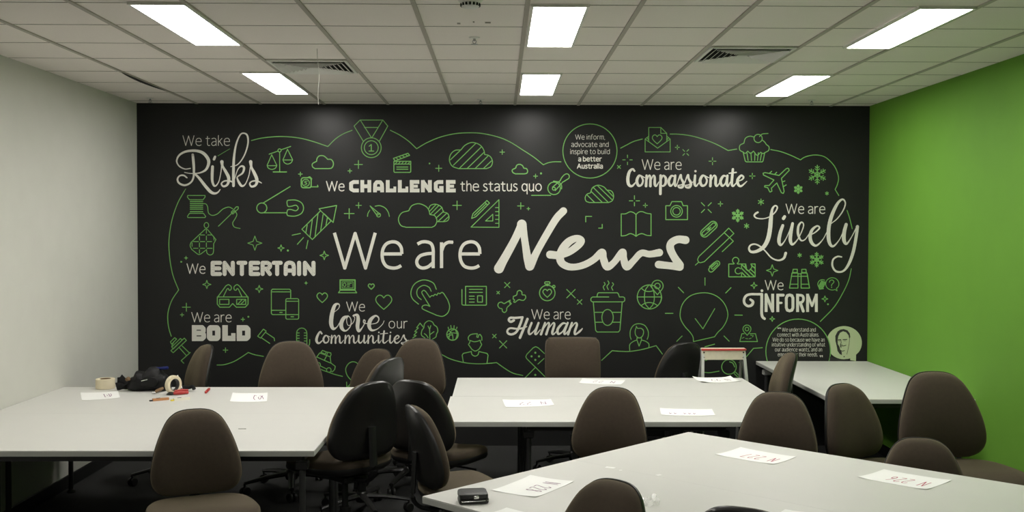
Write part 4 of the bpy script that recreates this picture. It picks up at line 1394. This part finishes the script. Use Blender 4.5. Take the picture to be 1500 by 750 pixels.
def place_chair(px, py, face_deg, htop, label, group=None, square=False, size=1.0):
    """Chair whose backrest top is at that point of the photo, at that height above the floor;
    face_deg is the way it faces: 0 away from the camera, 180 toward it, 90 to the left."""
    P = on_z(px, py, htop)
    o = proto[square] if not used[square] else copy_tree(proto[square])
    used[square] = True
    rz = math.radians(face_deg)
    off = Matrix.Rotation(rz, 3, 'Z') @ Vector((0, -.245 * size, 0))
    o.location = (P.x - off.x, P.y - off.y, 0)
    o.rotation_euler = (0, 0, rz)
    dz = htop / size - .925
    o.scale = (size, size, size)
    for ch in o.children:
        if ch.name.split('.')[0] in UPPER:
            ch.location = (0, 0, dz)
    o['label'] = label
    if group: o['group'] = group
    return o


CH = 'office chairs around the tables'
CHAIRS = [
    # px, py, facing, top height, size, label
    (307, 504, 122, .95, 1.0, 'brown office chair turned sideways, behind the tool pile under the dumbbell icon'),
    (426, 499, 192, .99, 1.10, 'brown office chair facing the camera, below the microphone icon'),
    (558, 510, 142, .87, 1.05, 'brown office chair whose top peeks out below the word Communities'),
    (618, 495, 164, 1.0, 1.06, 'brown office chair facing the camera, in front of the tree icon'),
    (577, 523, 60, .99, 1.0, 'black-backed chair standing among the cluster, its rim rising below the tree icon'),
    (549, 558, 44, .985, 1.07, 'black-backed office chair at the right end of the left tables'),
    (602, 556, -26, .955, 1.06, 'black-backed office chair at the left corner of the middle tables'),
    (602, 593, -68, .94, 1.0, 'office chair with its seat showing, side on, in front of the black-backed pair'),
    (284, 598, 203, .93, 1.0, 'brown office chair in front of the left tables, its back toward the table edge'),
    (898, 566, 162, .93, 1.0, 'brown office chair in front of the middle tables, alone at their front edge'),
    (1141, 573, 160, .93, 1.0, 'brown office chair at the right front corner of the middle tables'),
    (1006, 501, 22, .92, 1.06, 'black-backed office chair in the shade beside the step ladder'),
    (1163, 516, 87, .95, 1.0, 'office chair seen edge-on, pushed in to the table below the quote'),
    (1230, 561, 212, .88, 1.12, 'brown office chair in front of the green wall table, left of the tall one'),
    (1366, 543, 184, 1.015, 1.17, 'tall brown office chair at the right, against the green wall'),
    (1347, 640, 168, .81, 1.0, 'low brown office chair just behind the front table at far right'),
    (905, 702, 132, .95, 1.0, 'brown office chair at the bottom of the photo, turned away from the front table'),
    (1088, 742, -28, 1.0, 1.0, 'black-backed office chair showing only its rim at the bottom of the photo'),
]
for c in CHAIRS:
    place_chair(*c[:4], c[5], CH, size=c[4])
place_chair(838, 493, 180, .96, 'square-backed brown chair in front of the coffee cup icon', CH, square=True)

# ================================================================ step ladder
LY = MFAR + .13
p0, p1 = on_y(1027, 510, LY), on_y(1092, 512, LY)
lcx, lw, lh = (p0.x + p1.x) / 2, (p1.x - p0.x), p0.z
t = thing('step_ladder', 'small folding step ladder with a cream top plate and red edge, behind the middle tables', 'ladder', (lcx, LY, 0), .02)
h = lw / 2
MB().box(-h + .004, h - .004, -.012, -.006, lh - .085, lh - .016, bev=.002).build('front_plate', M_LADDER, t)
m = MB()
for sx in (-1, 1):
    for z in (lh - .03, lh - .068):
        m.lathe([(.001, .0), (.006, .001), (.006, .005)][::-1], 10, mat=Matrix.Translation((sx * (h - .018), -.0125, z)) @ Matrix.Rotation(PI / 2, 4, 'X'))
m.build('rivet', M_BLACKMETAL, t)
MB().box(-h, h, -.02, .035, lh - .014, lh, bev=.004).build('top_step', M_LADDER, t)
MB().box(-h - .002, h + .002, -.026, -.0125, lh - .016, lh - .001, bev=.003).build('edge_strip', M_RED, t)
for sx in (-1, 1):
    m = MB()
    xa, xb = sx * (h - .012), sx * (h + .03)
    for (za, zb_, ya, yb_) in ((lh - .016, 0.02, .0, -.20),):
        vs = []
        for z, x, y in ((za, xa, ya), (zb_, xb, yb_)):
            vs += [(x - .011, y - .006, z), (x + .011, y - .006, z), (x + .011, y + .03, z), (x - .011, y + .03, z)]
        m.add(vs, [(0, 1, 5, 4), (1, 2, 6, 5), (2, 3, 7, 6), (3, 0, 4, 7), (0, 3, 2, 1), (4, 5, 6, 7)])
    rl = m.build('front_rail', M_ALU, t)
    MB().box(xb - .014, xb + .014, -.215, -.165, 0, .03, bev=.003).build('rubber_foot', M_SHELL, rl)
    MB().tube([(sx * (h - .02), .03, lh - .02), (sx * (h + .02), .34, .02)], .011, 8).build('rear_leg', M_ALU, t, True)
for z in (.24, .47):
    f = (lh - z) / lh
    m = MB()
    m.box(-h - .03 * f + .012, h + .03 * f - .012, -.20 * f - .01, -.20 * f + .07, z - .022, z, bev=.003)
    m.build('step', M_LADDER, t)
MB().tube([(-h + .005, .115, .55), (h - .005, .115, .55)], .007, 8).build('rear_brace', M_ALU, t, True)


# ================================================================ sheets of paper
DIG = {'N': [(0, 0), (0, 1), (.6, 0), (.6, 1)], '2': [(0, .8), (.2, 1), (.5, .95), (.55, .7), (.3, .4), (0, .02), (.6, 0)], '6': [(.5, .95), (.2, .7), (.05, .3), (.2, .02), (.5, .08), (.5, .38), (.2, .45), (.06, .3)],
       '7': [(0, .97), (.6, 1), (.25, 0)], '8': [(.5, .8), (.3, 1), (.08, .8), (.3, .52), (.52, .25), (.3, 0), (.05, .22), (.3, .52), (.5, .8)]}


def sheet(corners, label, text=None, ink=None, u0=.2, u1=.7, v0=.5, v1=.8, curl=.004, loops=None, group='numbered paper sheets on the tables'):
    """corners: reader's top-left, top-right, bottom-right, bottom-left, as seen in the photo; lies on the table."""
    C = [on_z(x, y, TAB + .0006) for x, y in corners]
    ctr = sum(C, Vector()) / 4
    def bl(u, v):      # u to the reader's right, v up the sheet
        q = C[3] * (1 - u) * (1 - v) + C[2] * u * (1 - v) + C[0] * (1 - u) * v + C[1] * u * v - ctr
        lift = curl * ((2 * u - 1) ** 4 * (2 * v - 1) ** 2)
        return Vector((q.x, q.y, lift))
    n = 8
    m = MB()
    top_ = [bl(i / n, j / n) + Vector((0, 0, .0006)) for j in range(n + 1) for i in range(n + 1)]
    bot_ = [bl(i / n, j / n) for j in range(n + 1) for i in range(n + 1)]
    N = (n + 1) ** 2
    fs = []
    for j in range(n):
        for i in range(n):
            a_ = j * (n + 1) + i
            fs.append((a_, a_ + 1, a_ + n + 2, a_ + n + 1)); fs.append((N + a_ + n + 1, N + a_ + n + 2, N + a_ + 1, N + a_))
    rim = [i for i in range(n + 1)] + [j * (n + 1) + n for j in range(1, n + 1)] + [n * (n + 1) + i for i in range(n - 1, -1, -1)] + [j * (n + 1) for j in range(n - 1, 0, -1)]
    for a_, b_ in zip(rim, rim[1:] + rim[:1]):
        fs.append((a_, N + a_, N + b_, b_))
    m.add(top_ + bot_, fs)
    o = m.build('paper_sheet', M_PAPER, None, True, loc=(ctr.x, ctr.y, ctr.z))
    tag(o, label, 'paper', group)
    strokes = []
    if text:
        k = len(text)
        cw = (u1 - u0) / k
        for i, ch in enumerate(text):
            if ch == ' ': continue
            strokes.append([(u0 + (i + p[0]) * cw, v0 + p[1] * (v1 - v0)) for p in DIG[ch]])
    if loops:
        strokes += loops
    if strokes:
        m = MB()
        for s_ in strokes:
            P = smooth_pts(s_, False, 3) if len(s_) > 4 else s_
            for p_, q_ in zip(P[:-1], P[1:]):
                a_, b_ = bl(*p_) + Vector((0, 0, .0012)), bl(*q_) + Vector((0, 0, .0012))
                d_ = (b_ - a_)
                if d_.length < 1e-6: continue
                nrm = Vector((-d_.y, d_.x, 0)).normalized() * .0022
                ex = d_.normalized() * .001
                m.add([a_ - ex + nrm, b_ + ex + nrm, b_ + ex - nrm, a_ - ex - nrm], [(0, 1, 2, 3)])
        m.build('handwriting', ink or M_INK, o)
    return o


def rev(c0, c1, c2, c3):
    return [c0, c1, c2, c3]


# the reader sits on the far side: their left is our right
sheet([(1133, 680.7), (1048, 666.5), (1085, 656), (1166.7, 670)], 'paper sheet reading N 227 on the front table, near its far corner', 'N 227', M_INKRED, .12, .70, .42, .80)
sheet([(1356.7, 718), (1256, 699.5), (1295, 688.5), (1394, 704.5)], 'paper sheet reading N 226 on the front table, at its right', 'N 226', M_INKRED, .14, .72, .42, .80)
sheet([(841, 706), (784.5, 729), (720, 719), (777, 697)], 'paper sheet reading N 228 on the front table, beside the black wallet', 'N 228', M_INK, .2, .78, .52, .86)
sheet([(812, 594), (741, 597), (736, 586), (807, 585.5)], 'paper sheet with faint writing on the near middle table, left of the brown chair', 'N 22', M_INK, .15, .75, .35, .75)
sheet([(909, 564), (848, 561.5), (853, 555), (916, 557.5)], 'paper sheet with faint writing on the far middle table, behind the brown chair', 'N 22', M_INK, .2, .75, .3, .7)
sheet([(1048, 609), (969, 608.5), (966.5, 598.5), (1043, 600)], 'paper sheet with faint writing on the near middle table, right of the brown chair', None, M_INK,
      loops=[[(.85 - .09 * i - .01, .62), (.83 - .09 * i, .80), (.80 - .09 * i, .66)] for i in (0, 1, 3, 4, 5)][:5])
sheet([(1087, 559), (1029, 561), (1014, 553.5), (1070, 552.8)], 'paper sheet with a lifted edge, in front of the step ladder', 'N 22', M_INK, .2, .72, .35, .75, curl=.012)
sheet([(391, 588.7), (336.7, 588.7), (340.7, 576), (392, 576)], 'paper sheet lying alone on the left tables, right of the red marker', None, M_INK,
      loops=[[(.30, .35), (.36, .25), (.38, .6), (.33, .8)], [(.22, .3), (.16, .4), (.20, .75), (.25, .5), (.18, .45)], [(.12, .3), (.15, .35), (.10, .7)]])
sheet([(176, 583), (120, 587), (118, 576), (173, 573.5)], 'paper sheet on the left tables under the big tape roll', None, M_INK,
      loops=[[(.40, .3), (.38, .75), (.25, .72), (.27, .3)], [(.33, .45), (.30, .6)], [(.22, .3), (.20, .5), (.24, .7)]])
sheet([(840, 766), (752, 773), (680, 762), (742, 745)], 'blank paper sheet cut off by the bottom edge, below the black wallet', None, group=None)
sheet([(1225, 772), (1128, 758), (1150, 747.5), (1240, 756)], 'blank paper sheet cut off by the bottom edge, right of the black chair rim', None, group=None)

# ================================================================ wallet
pw = on_z(693, 735, TAB)
s = 1.0
t = thing('wallet', 'black folded leather wallet with a silver clasp on the front table', 'wallet', (pw.x, pw.y, TAB), math.radians(8))


def slab_outline(a, b, r, n=5):
    P = []
    for cx, cy, st in ((a - r, -b + r, -90), (a - r, b - r, 0), (-a + r, b - r, 90), (-a + r, -b + r, 180)):
        for k in range(n):
            q = math.radians(st + 90 * k / (n - 1))
            P.append((cx + r * math.cos(q), cy + r * math.sin(q)))
    return P


OUT = slab_outline(.058, .045, .014)
MB().pillow(OUT, lambda x, y, o: (x * 1.0, y, .001 + o + .002 * (x / .058)), [(.5, 0), (.96, 0), (1, .004), (1, .012), (.985, .017), (.9, .018)], center=(0, 0)).build('lower_fold', M_LEATHER, t, True)
MB().pillow(OUT, lambda x, y, o: (x * .985 - .001, y * .985 + .003, .019 + o * (1 + .1 * y / .045)), [(.5, 0), (.95, .0), (1, .004), (1.0, .014), (.975, .020), (.90, .0225), (.5, .0235), (.1, .024)], center=(0, 0)).build('upper_flap', M_LEATHER, t, True)
m = MB()
m.pillow(slab_outline(.010, .007, .005), lambda x, y, o: (x + .008, -.0415 - o, .028 + y), [(.3, 0), (1, 0), (1, .003), (.7, .005), (.1, .0055)], center=(0, 0))
m.build('clasp', M_STEEL, t, True)
MB().tube(smooth_pts([(-.050, -.0455, .012), (-.01, -.047, .013), (.03, -.0465, .014), (.056, -.040, .014)], False, 3), .0016, 6).build('zip', M_STEEL, t, True)

# ================================================================ clear film, scraps
pf = on_z(950, 737, TAB)
m = MB()
n = 7
vs = []
for j in range(n + 1):
    for i in range(n + 1):
        vs.append((pf.x + (i / n - .5) * .075 + rnd.uniform(-.004, .004), pf.y + (j / n - .5) * .12 + rnd.uniform(-.004, .004), TAB + .002 + rnd.uniform(0, .022)))
fs = [(j * (n + 1) + i, j * (n + 1) + i + 1, (j + 1) * (n + 1) + i + 1, (j + 1) * (n + 1) + i) for j in range(n) for i in range(n)]
m.add(vs, fs)
tag(m.build('plastic_wrapper', M_CLEAR), 'crumpled clear plastic wrapper on the front table, behind the bottom chair', 'wrapper')


def scrap(px, py, a, b, rz, label):
    p = on_z(px, py, TAB)
    m = MB()
    m.box(-a, a, -b, b, .0003, .0009)
    o = m.build('tape_scrap', M_PAPER, None, False, loc=(p.x, p.y, TAB))
    o.rotation_euler = (0, 0, rz)
    tag(o, label, 'scrap', 'bits of tape on the front table')


scrap(965, 696, .012, .008, .5, 'small shiny tape scrap on the front table, nearest the sheet reading N 227')
scrap(909, 689, .007, .006, .2, 'tiny white tape scrap on the front table, just behind the bottom chair')
scrap(894, 685, .022, .012, -.5, 'faint larger tape scrap on the front table, toward the sheet reading N 228')
p = on_z(326, 616, TAB)
tag(MB().box(-.012, .012, -.008, .008, .0003, .002, bev=.0004).build('paper_scrap', M_PAPER, None, False, loc=(p.x, p.y, TAB)), 'tiny white paper scrap on the left tables, at the brown chair shoulder', 'scrap')
p = on_z(355, 628.5, TAB)
tag(MB().box(-.021, .021, -.004, .004, .0003, .004, bev=.001).build('staple_strip', M_EDGE, None, False, loc=(p.x, p.y, TAB)), 'short grey staple strip on the left tables, right of the brown chair', 'staple strip')
m = MB()
q = [on_y(x, y, LNEAR + .10) for x, y in ((167, 674), (172, 672.5), (179, 671), (184, 669), (180, 666.8), (172, 669.5), (166, 671))]
m.tube(smooth_pts([tuple(v) for v in q], False, 4), .004, 6)
tag(m.build('cable_tie', M_STRING), 'white looped cable end hanging under the front edge of the left tables', 'cable')

# ================================================================ things on the left table
p = on_z(149.5, 571, TAB)
t = thing('tape_roll', 'large cream masking tape roll lying flat on the left tables', 'tape roll', (p.x, p.y + .06, TAB))
R0 = .062
MB().lathe([(.036, .002), (R0 - .003, 0.0005), (R0, .003), (R0, .064), (R0 - .003, .067), (.036, .066), (.036, .002)], 36).build('tape', M_TAPE, t, True)
MB().lathe([(.0330, .001), (.0358, .001), (.0358, .067), (.0330, .067), (.0330, .001)], 32).build('core', M_WOOD, t, True)

# standing roll
p = on_z(254, 577.5, TAB)
t = thing('tape_roll', 'cream masking tape roll standing on edge against the black tool pouch', 'tape roll', (p.x, p.y, TAB))
RM = Matrix.Translation((0, 0, .0625)) @ Matrix.Rotation(math.radians(60), 4, 'Z') @ Matrix.Rotation(math.radians(10), 4, 'Y') @ Matrix.Rotation(PI / 2, 4, 'X')
MB().lathe([(.0395, -.014), (.058, -.0145), (.060, -.012), (.060, .012), (.058, .0145), (.0395, .014), (.0395, -.014)], 36, mat=RM).build('tape', M_TAPE, t, True)
MB().lathe([(.037, -.0145), (.0393, -.0145), (.0393, .0145), (.037, .0145), (.037, -.0145)], 32, mat=RM).build('core', M_SHELL, t, True)

# tool pouch
p = on_z(213, 573, TAB)
t = thing('tool_pouch', 'black nylon tool pouch with a belt strap lying on the left tables', 'bag', (p.x, p.y + .06, TAB))
sect = []
m = MB()
OUTB = smooth_pts([(-.130, .004), (-.135, .04), (-.11, .085), (-.085, .090), (-.07, .128), (-.02, .118), (.01, .150), (.07, .146), (.09, .11), (.125, .095), (.145, .050), (.150, .004), (.06, 0), (-.06, 0)], True, 2)
m.pillow(OUTB, lambda x, z, o: (x, o + .015 * math.sin(x * 30), z), [(.1, .085), (.6, .082), (.9, .06), (1.0, .02), (1.0, -.02), (.92, -.055), (.65, -.078), (.3, -.085), (.05, -.086)], center=(0, .05))
m.build('pouch_body', M_NYLON, t, True)
m = MB()
m.pillow(smooth_pts([(-.05, .05), (.05, .055), (.055, .10), (.0, .115), (-.05, .10)], True, 3), lambda x, z, o: (x + .03, -.083 - o, z - .015), [(.1, -.02), (.9, -.012), (1.0, .0), (.95, .008), (.6, .013), (.1, .014)], center=(0, .08))
m.build('front_pocket', M_NYLON, t, True)
m = MB()
m.tube([(-.012, -.10, .073), (.028, -.098, .083)], [.006, .006], 8, flat=.6)
m.build('buckle', M_STEEL, t, True)
m = MB()
bp = smooth_pts([(-.10, -.02, .04), (-.13, -.04, .022), (-.16, -.05, .028), (-.195, -.05, .018)], False, 4)
for sgn, zz in ((1, 0), (-1, .03)):
    vs = []
    for i, (x, y, z) in enumerate(bp):
        w_ = .018 + .022 * i / len(bp)
        vs += [(x, y - .02 * sgn, z + w_ + zz), (x, y - .02 * sgn + .006, z + w_ + zz), (x, y + .015, max(.002, z - w_ * .6)), (x, y + .021, max(.002, z - w_ * .6))]
    fs = []
    for i in range(len(bp) - 1):
        a_ = 4 * i
        fs += [(a_, a_ + 4, a_ + 5, a_ + 1), (a_ + 1, a_ + 5, a_ + 7, a_ + 3), (a_ + 3, a_ + 7, a_ + 6, a_ + 2), (a_ + 2, a_ + 6, a_ + 4, a_)]
    fs += [(0, 1, 3, 2), (4 * len(bp) - 4, 4 * len(bp) - 2, 4 * len(bp) - 1, 4 * len(bp) - 3)]
    m.add(vs, fs)
# upturned strap end
m.add([(-.15, -.06, .03), (-.185, -.06, .065), (-.155, -.06, .110), (-.105, -.06, .055), (-.15, -.052, .03), (-.185, -.052, .065), (-.155, -.052, .110), (-.105, -.052, .055)],
      [(0, 1, 2, 3), (7, 6, 5, 4), (0, 4, 5, 1), (1, 5, 6, 2), (2, 6, 7, 3), (3, 7, 4, 0)])
m.build('belt_strap', M_NYLON, t)
m = MB()
m.tube([(-.125, -.06, .075), (-.105, -.07, .085)], [.010, .014], 10)
m.build('strap_loop', M_WOOD, t, True)
pouch = t

bx = p.x + .015
m = MB()
pb0, pb1 = on_y(226, 540, p.y + .06), on_y(246, 539, p.y + .06)
t = thing('marker_pen', 'blue marker pen lying on top of the black tool pouch', 'marker', (pb0.x, pb0.y, pb0.z))
dx, dz_ = pb1.x - pb0.x, pb1.z - pb0.z
MB().tube([(0, 0, 0), (.004, 0, 0), (dx * .62, .004, dz_ * .6)], [.006, .009, .009], 12).build('barrel', M_BLUE, t, True)
MB().tube([(dx * .62, .004, dz_ * .6), (dx * .66, .004, dz_ * .66), (dx * .97, .006, dz_), (dx, .006, dz_)], [.0095, .0105, .010, .006], 12).build('cap', M_BLUE, t, True)
MB().tube([(dx * .3, .003, -.008), (dx * .3, .003, -.034)], [.016, .020], 12).build('stand_clip', M_NYLON, t, True)

# brown handled tool
a0, a1 = on_z(224, 577.5, TAB), on_z(244, 571, TAB)
t = thing('scraper', 'brown handled scraper tool with a metal tip leaning out of the tool pouch', 'tool', (a0.x, a0.y, TAB + .010))
d = a1 - a0
MB().tube([(0.012, 0.01, 0.001), (d.x * .3, d.y * .25, .004), (d.x * .7, d.y * .5, .008), (d.x, d.y * .6, .012)], [.007, .010, .011, .009], 10).build('handle', M_WOOD, t, True)
MB().tube([(-.006, -.004, -.002), (.012, .008, .001)], [.004, .008], 10).build('metal_tip', M_STEEL, t, True)

# red handled pliers
a0, a1 = on_z(254, 579, TAB), on_z(276, 577.5, TAB)
t = thing('snips', 'red handled snips with a black end lying in front of the standing tape roll', 'tool', (a0.x, a0.y, TAB))
d = a1 - a0
MB().tube([(0, 0, .012), (d.x * .5, d.y * .5 - .004, .014), (d.x, d.y, .012)], [.009, .012, .008], 10).build('handle', M_RED, t, True)
MB().tube([(.004, .012, .024), (d.x * .5, d.y * .5 + .02, .026), (d.x * .95, d.y + .012, .024)], [.007, .009, .007], 10).build('handle', M_RED, t, True)
MB().tube([(.004, 0, .012), (-.022, .004, .012), (-.044, .008, .006)], [.012, .018, .006], 10, flat=.6).build('jaw', M_BLACKMETAL, t, True)
a0, a1 = on_z(268, 573.5, TAB), on_z(282, 573, TAB)
t = thing('spring_clamp', 'black spring clamp with a steel bar beside the standing tape roll', 'clamp', (a0.x, a0.y + .02, TAB))
d = a1 - a0
m = MB()
m.tube(smooth_pts([(-.05, .0, .012), (-.02, .01, .024), (d.x * .5, .006, .022), (d.x, .0, .030), (d.x + .012, -.01, .014)], False, 3), [.012] * 13, 10)
m.build('grip', M_NYLON, t, True)
MB().tube([(-.012, 0, .02), (-.03, .004, .07), (-.042, .006, .105)], [.006, .005, .004], 8).build('bar', M_STEEL, t, True)

# red cap
a0, a1 = on_z(301, 577, TAB), on_z(307, 571, TAB)
t = thing('red_marker', 'small red marker pen lying alone on the left tables', 'marker', (a0.x, a0.y, TAB))
d = a1 - a0
MB().tube([(0, 0, .009), (d.x * .1, d.y * .1, .009), (d.x * .8, d.y * .8, .0085), (d.x, d.y, .0085)], [.004, .009, .0085, .005], 12).build('body', M_RED, t, True)
MB().tube([(d.x * .15, d.y * .15, .019), (d.x * .75, d.y * .75, .0185)], .002, 6).build('clip', M_RED, t, True)


def knife(pa, pb, body, tipm, label):
    a0, a1 = on_z(*pa, TAB), on_z(*pb, TAB)
    t = thing('utility_knife', label, 'knife', (a0.x, a0.y, TAB), group='utility knives on the left tables')
    d = a1 - a0
    sd = Vector((-d.y, d.x, 0)).normalized() * .013
    def strip(s0, s1, w0, w1, h, mat, nm):
        m = MB()
        p0, p1 = d * s0, d * s1
        vs = []
        for p_, w_ in ((p0, w0), (p1, w1)):
            vs += [p_ - sd * w_ + Vector((0, 0, .0005)), p_ + sd * w_ + Vector((0, 0, .0005)), p_ + sd * w_ * .8 + Vector((0, 0, h)), p_ - sd * w_ * .8 + Vector((0, 0, h))]
        m.add(vs, [(0, 1, 2, 3), (7, 6, 5, 4), (0, 4, 5, 1), (1, 5, 6, 2), (2, 6, 7, 3), (3, 7, 4, 0)])
        m.build(nm, mat, t)
    strip(.16, 1.0, 1.15, .85, .015, body, 'handle')
    strip(0, .155, .55, .8, .008, tipm, 'blade_end')
    strip(.35, .55, .3, .3, .0175, M_BLACKMETAL, 'slider')
    return t


knife((219, 588), (247, 585.5), M_ORANGE, M_BLACKMETAL, 'tan utility knife with a black tip, left of the pair on the left tables')
knife((250, 587.5), (278, 585), M_IVORY, M_YELLOW, 'ivory utility knife with a yellow tip, right of the pair on the left tables')
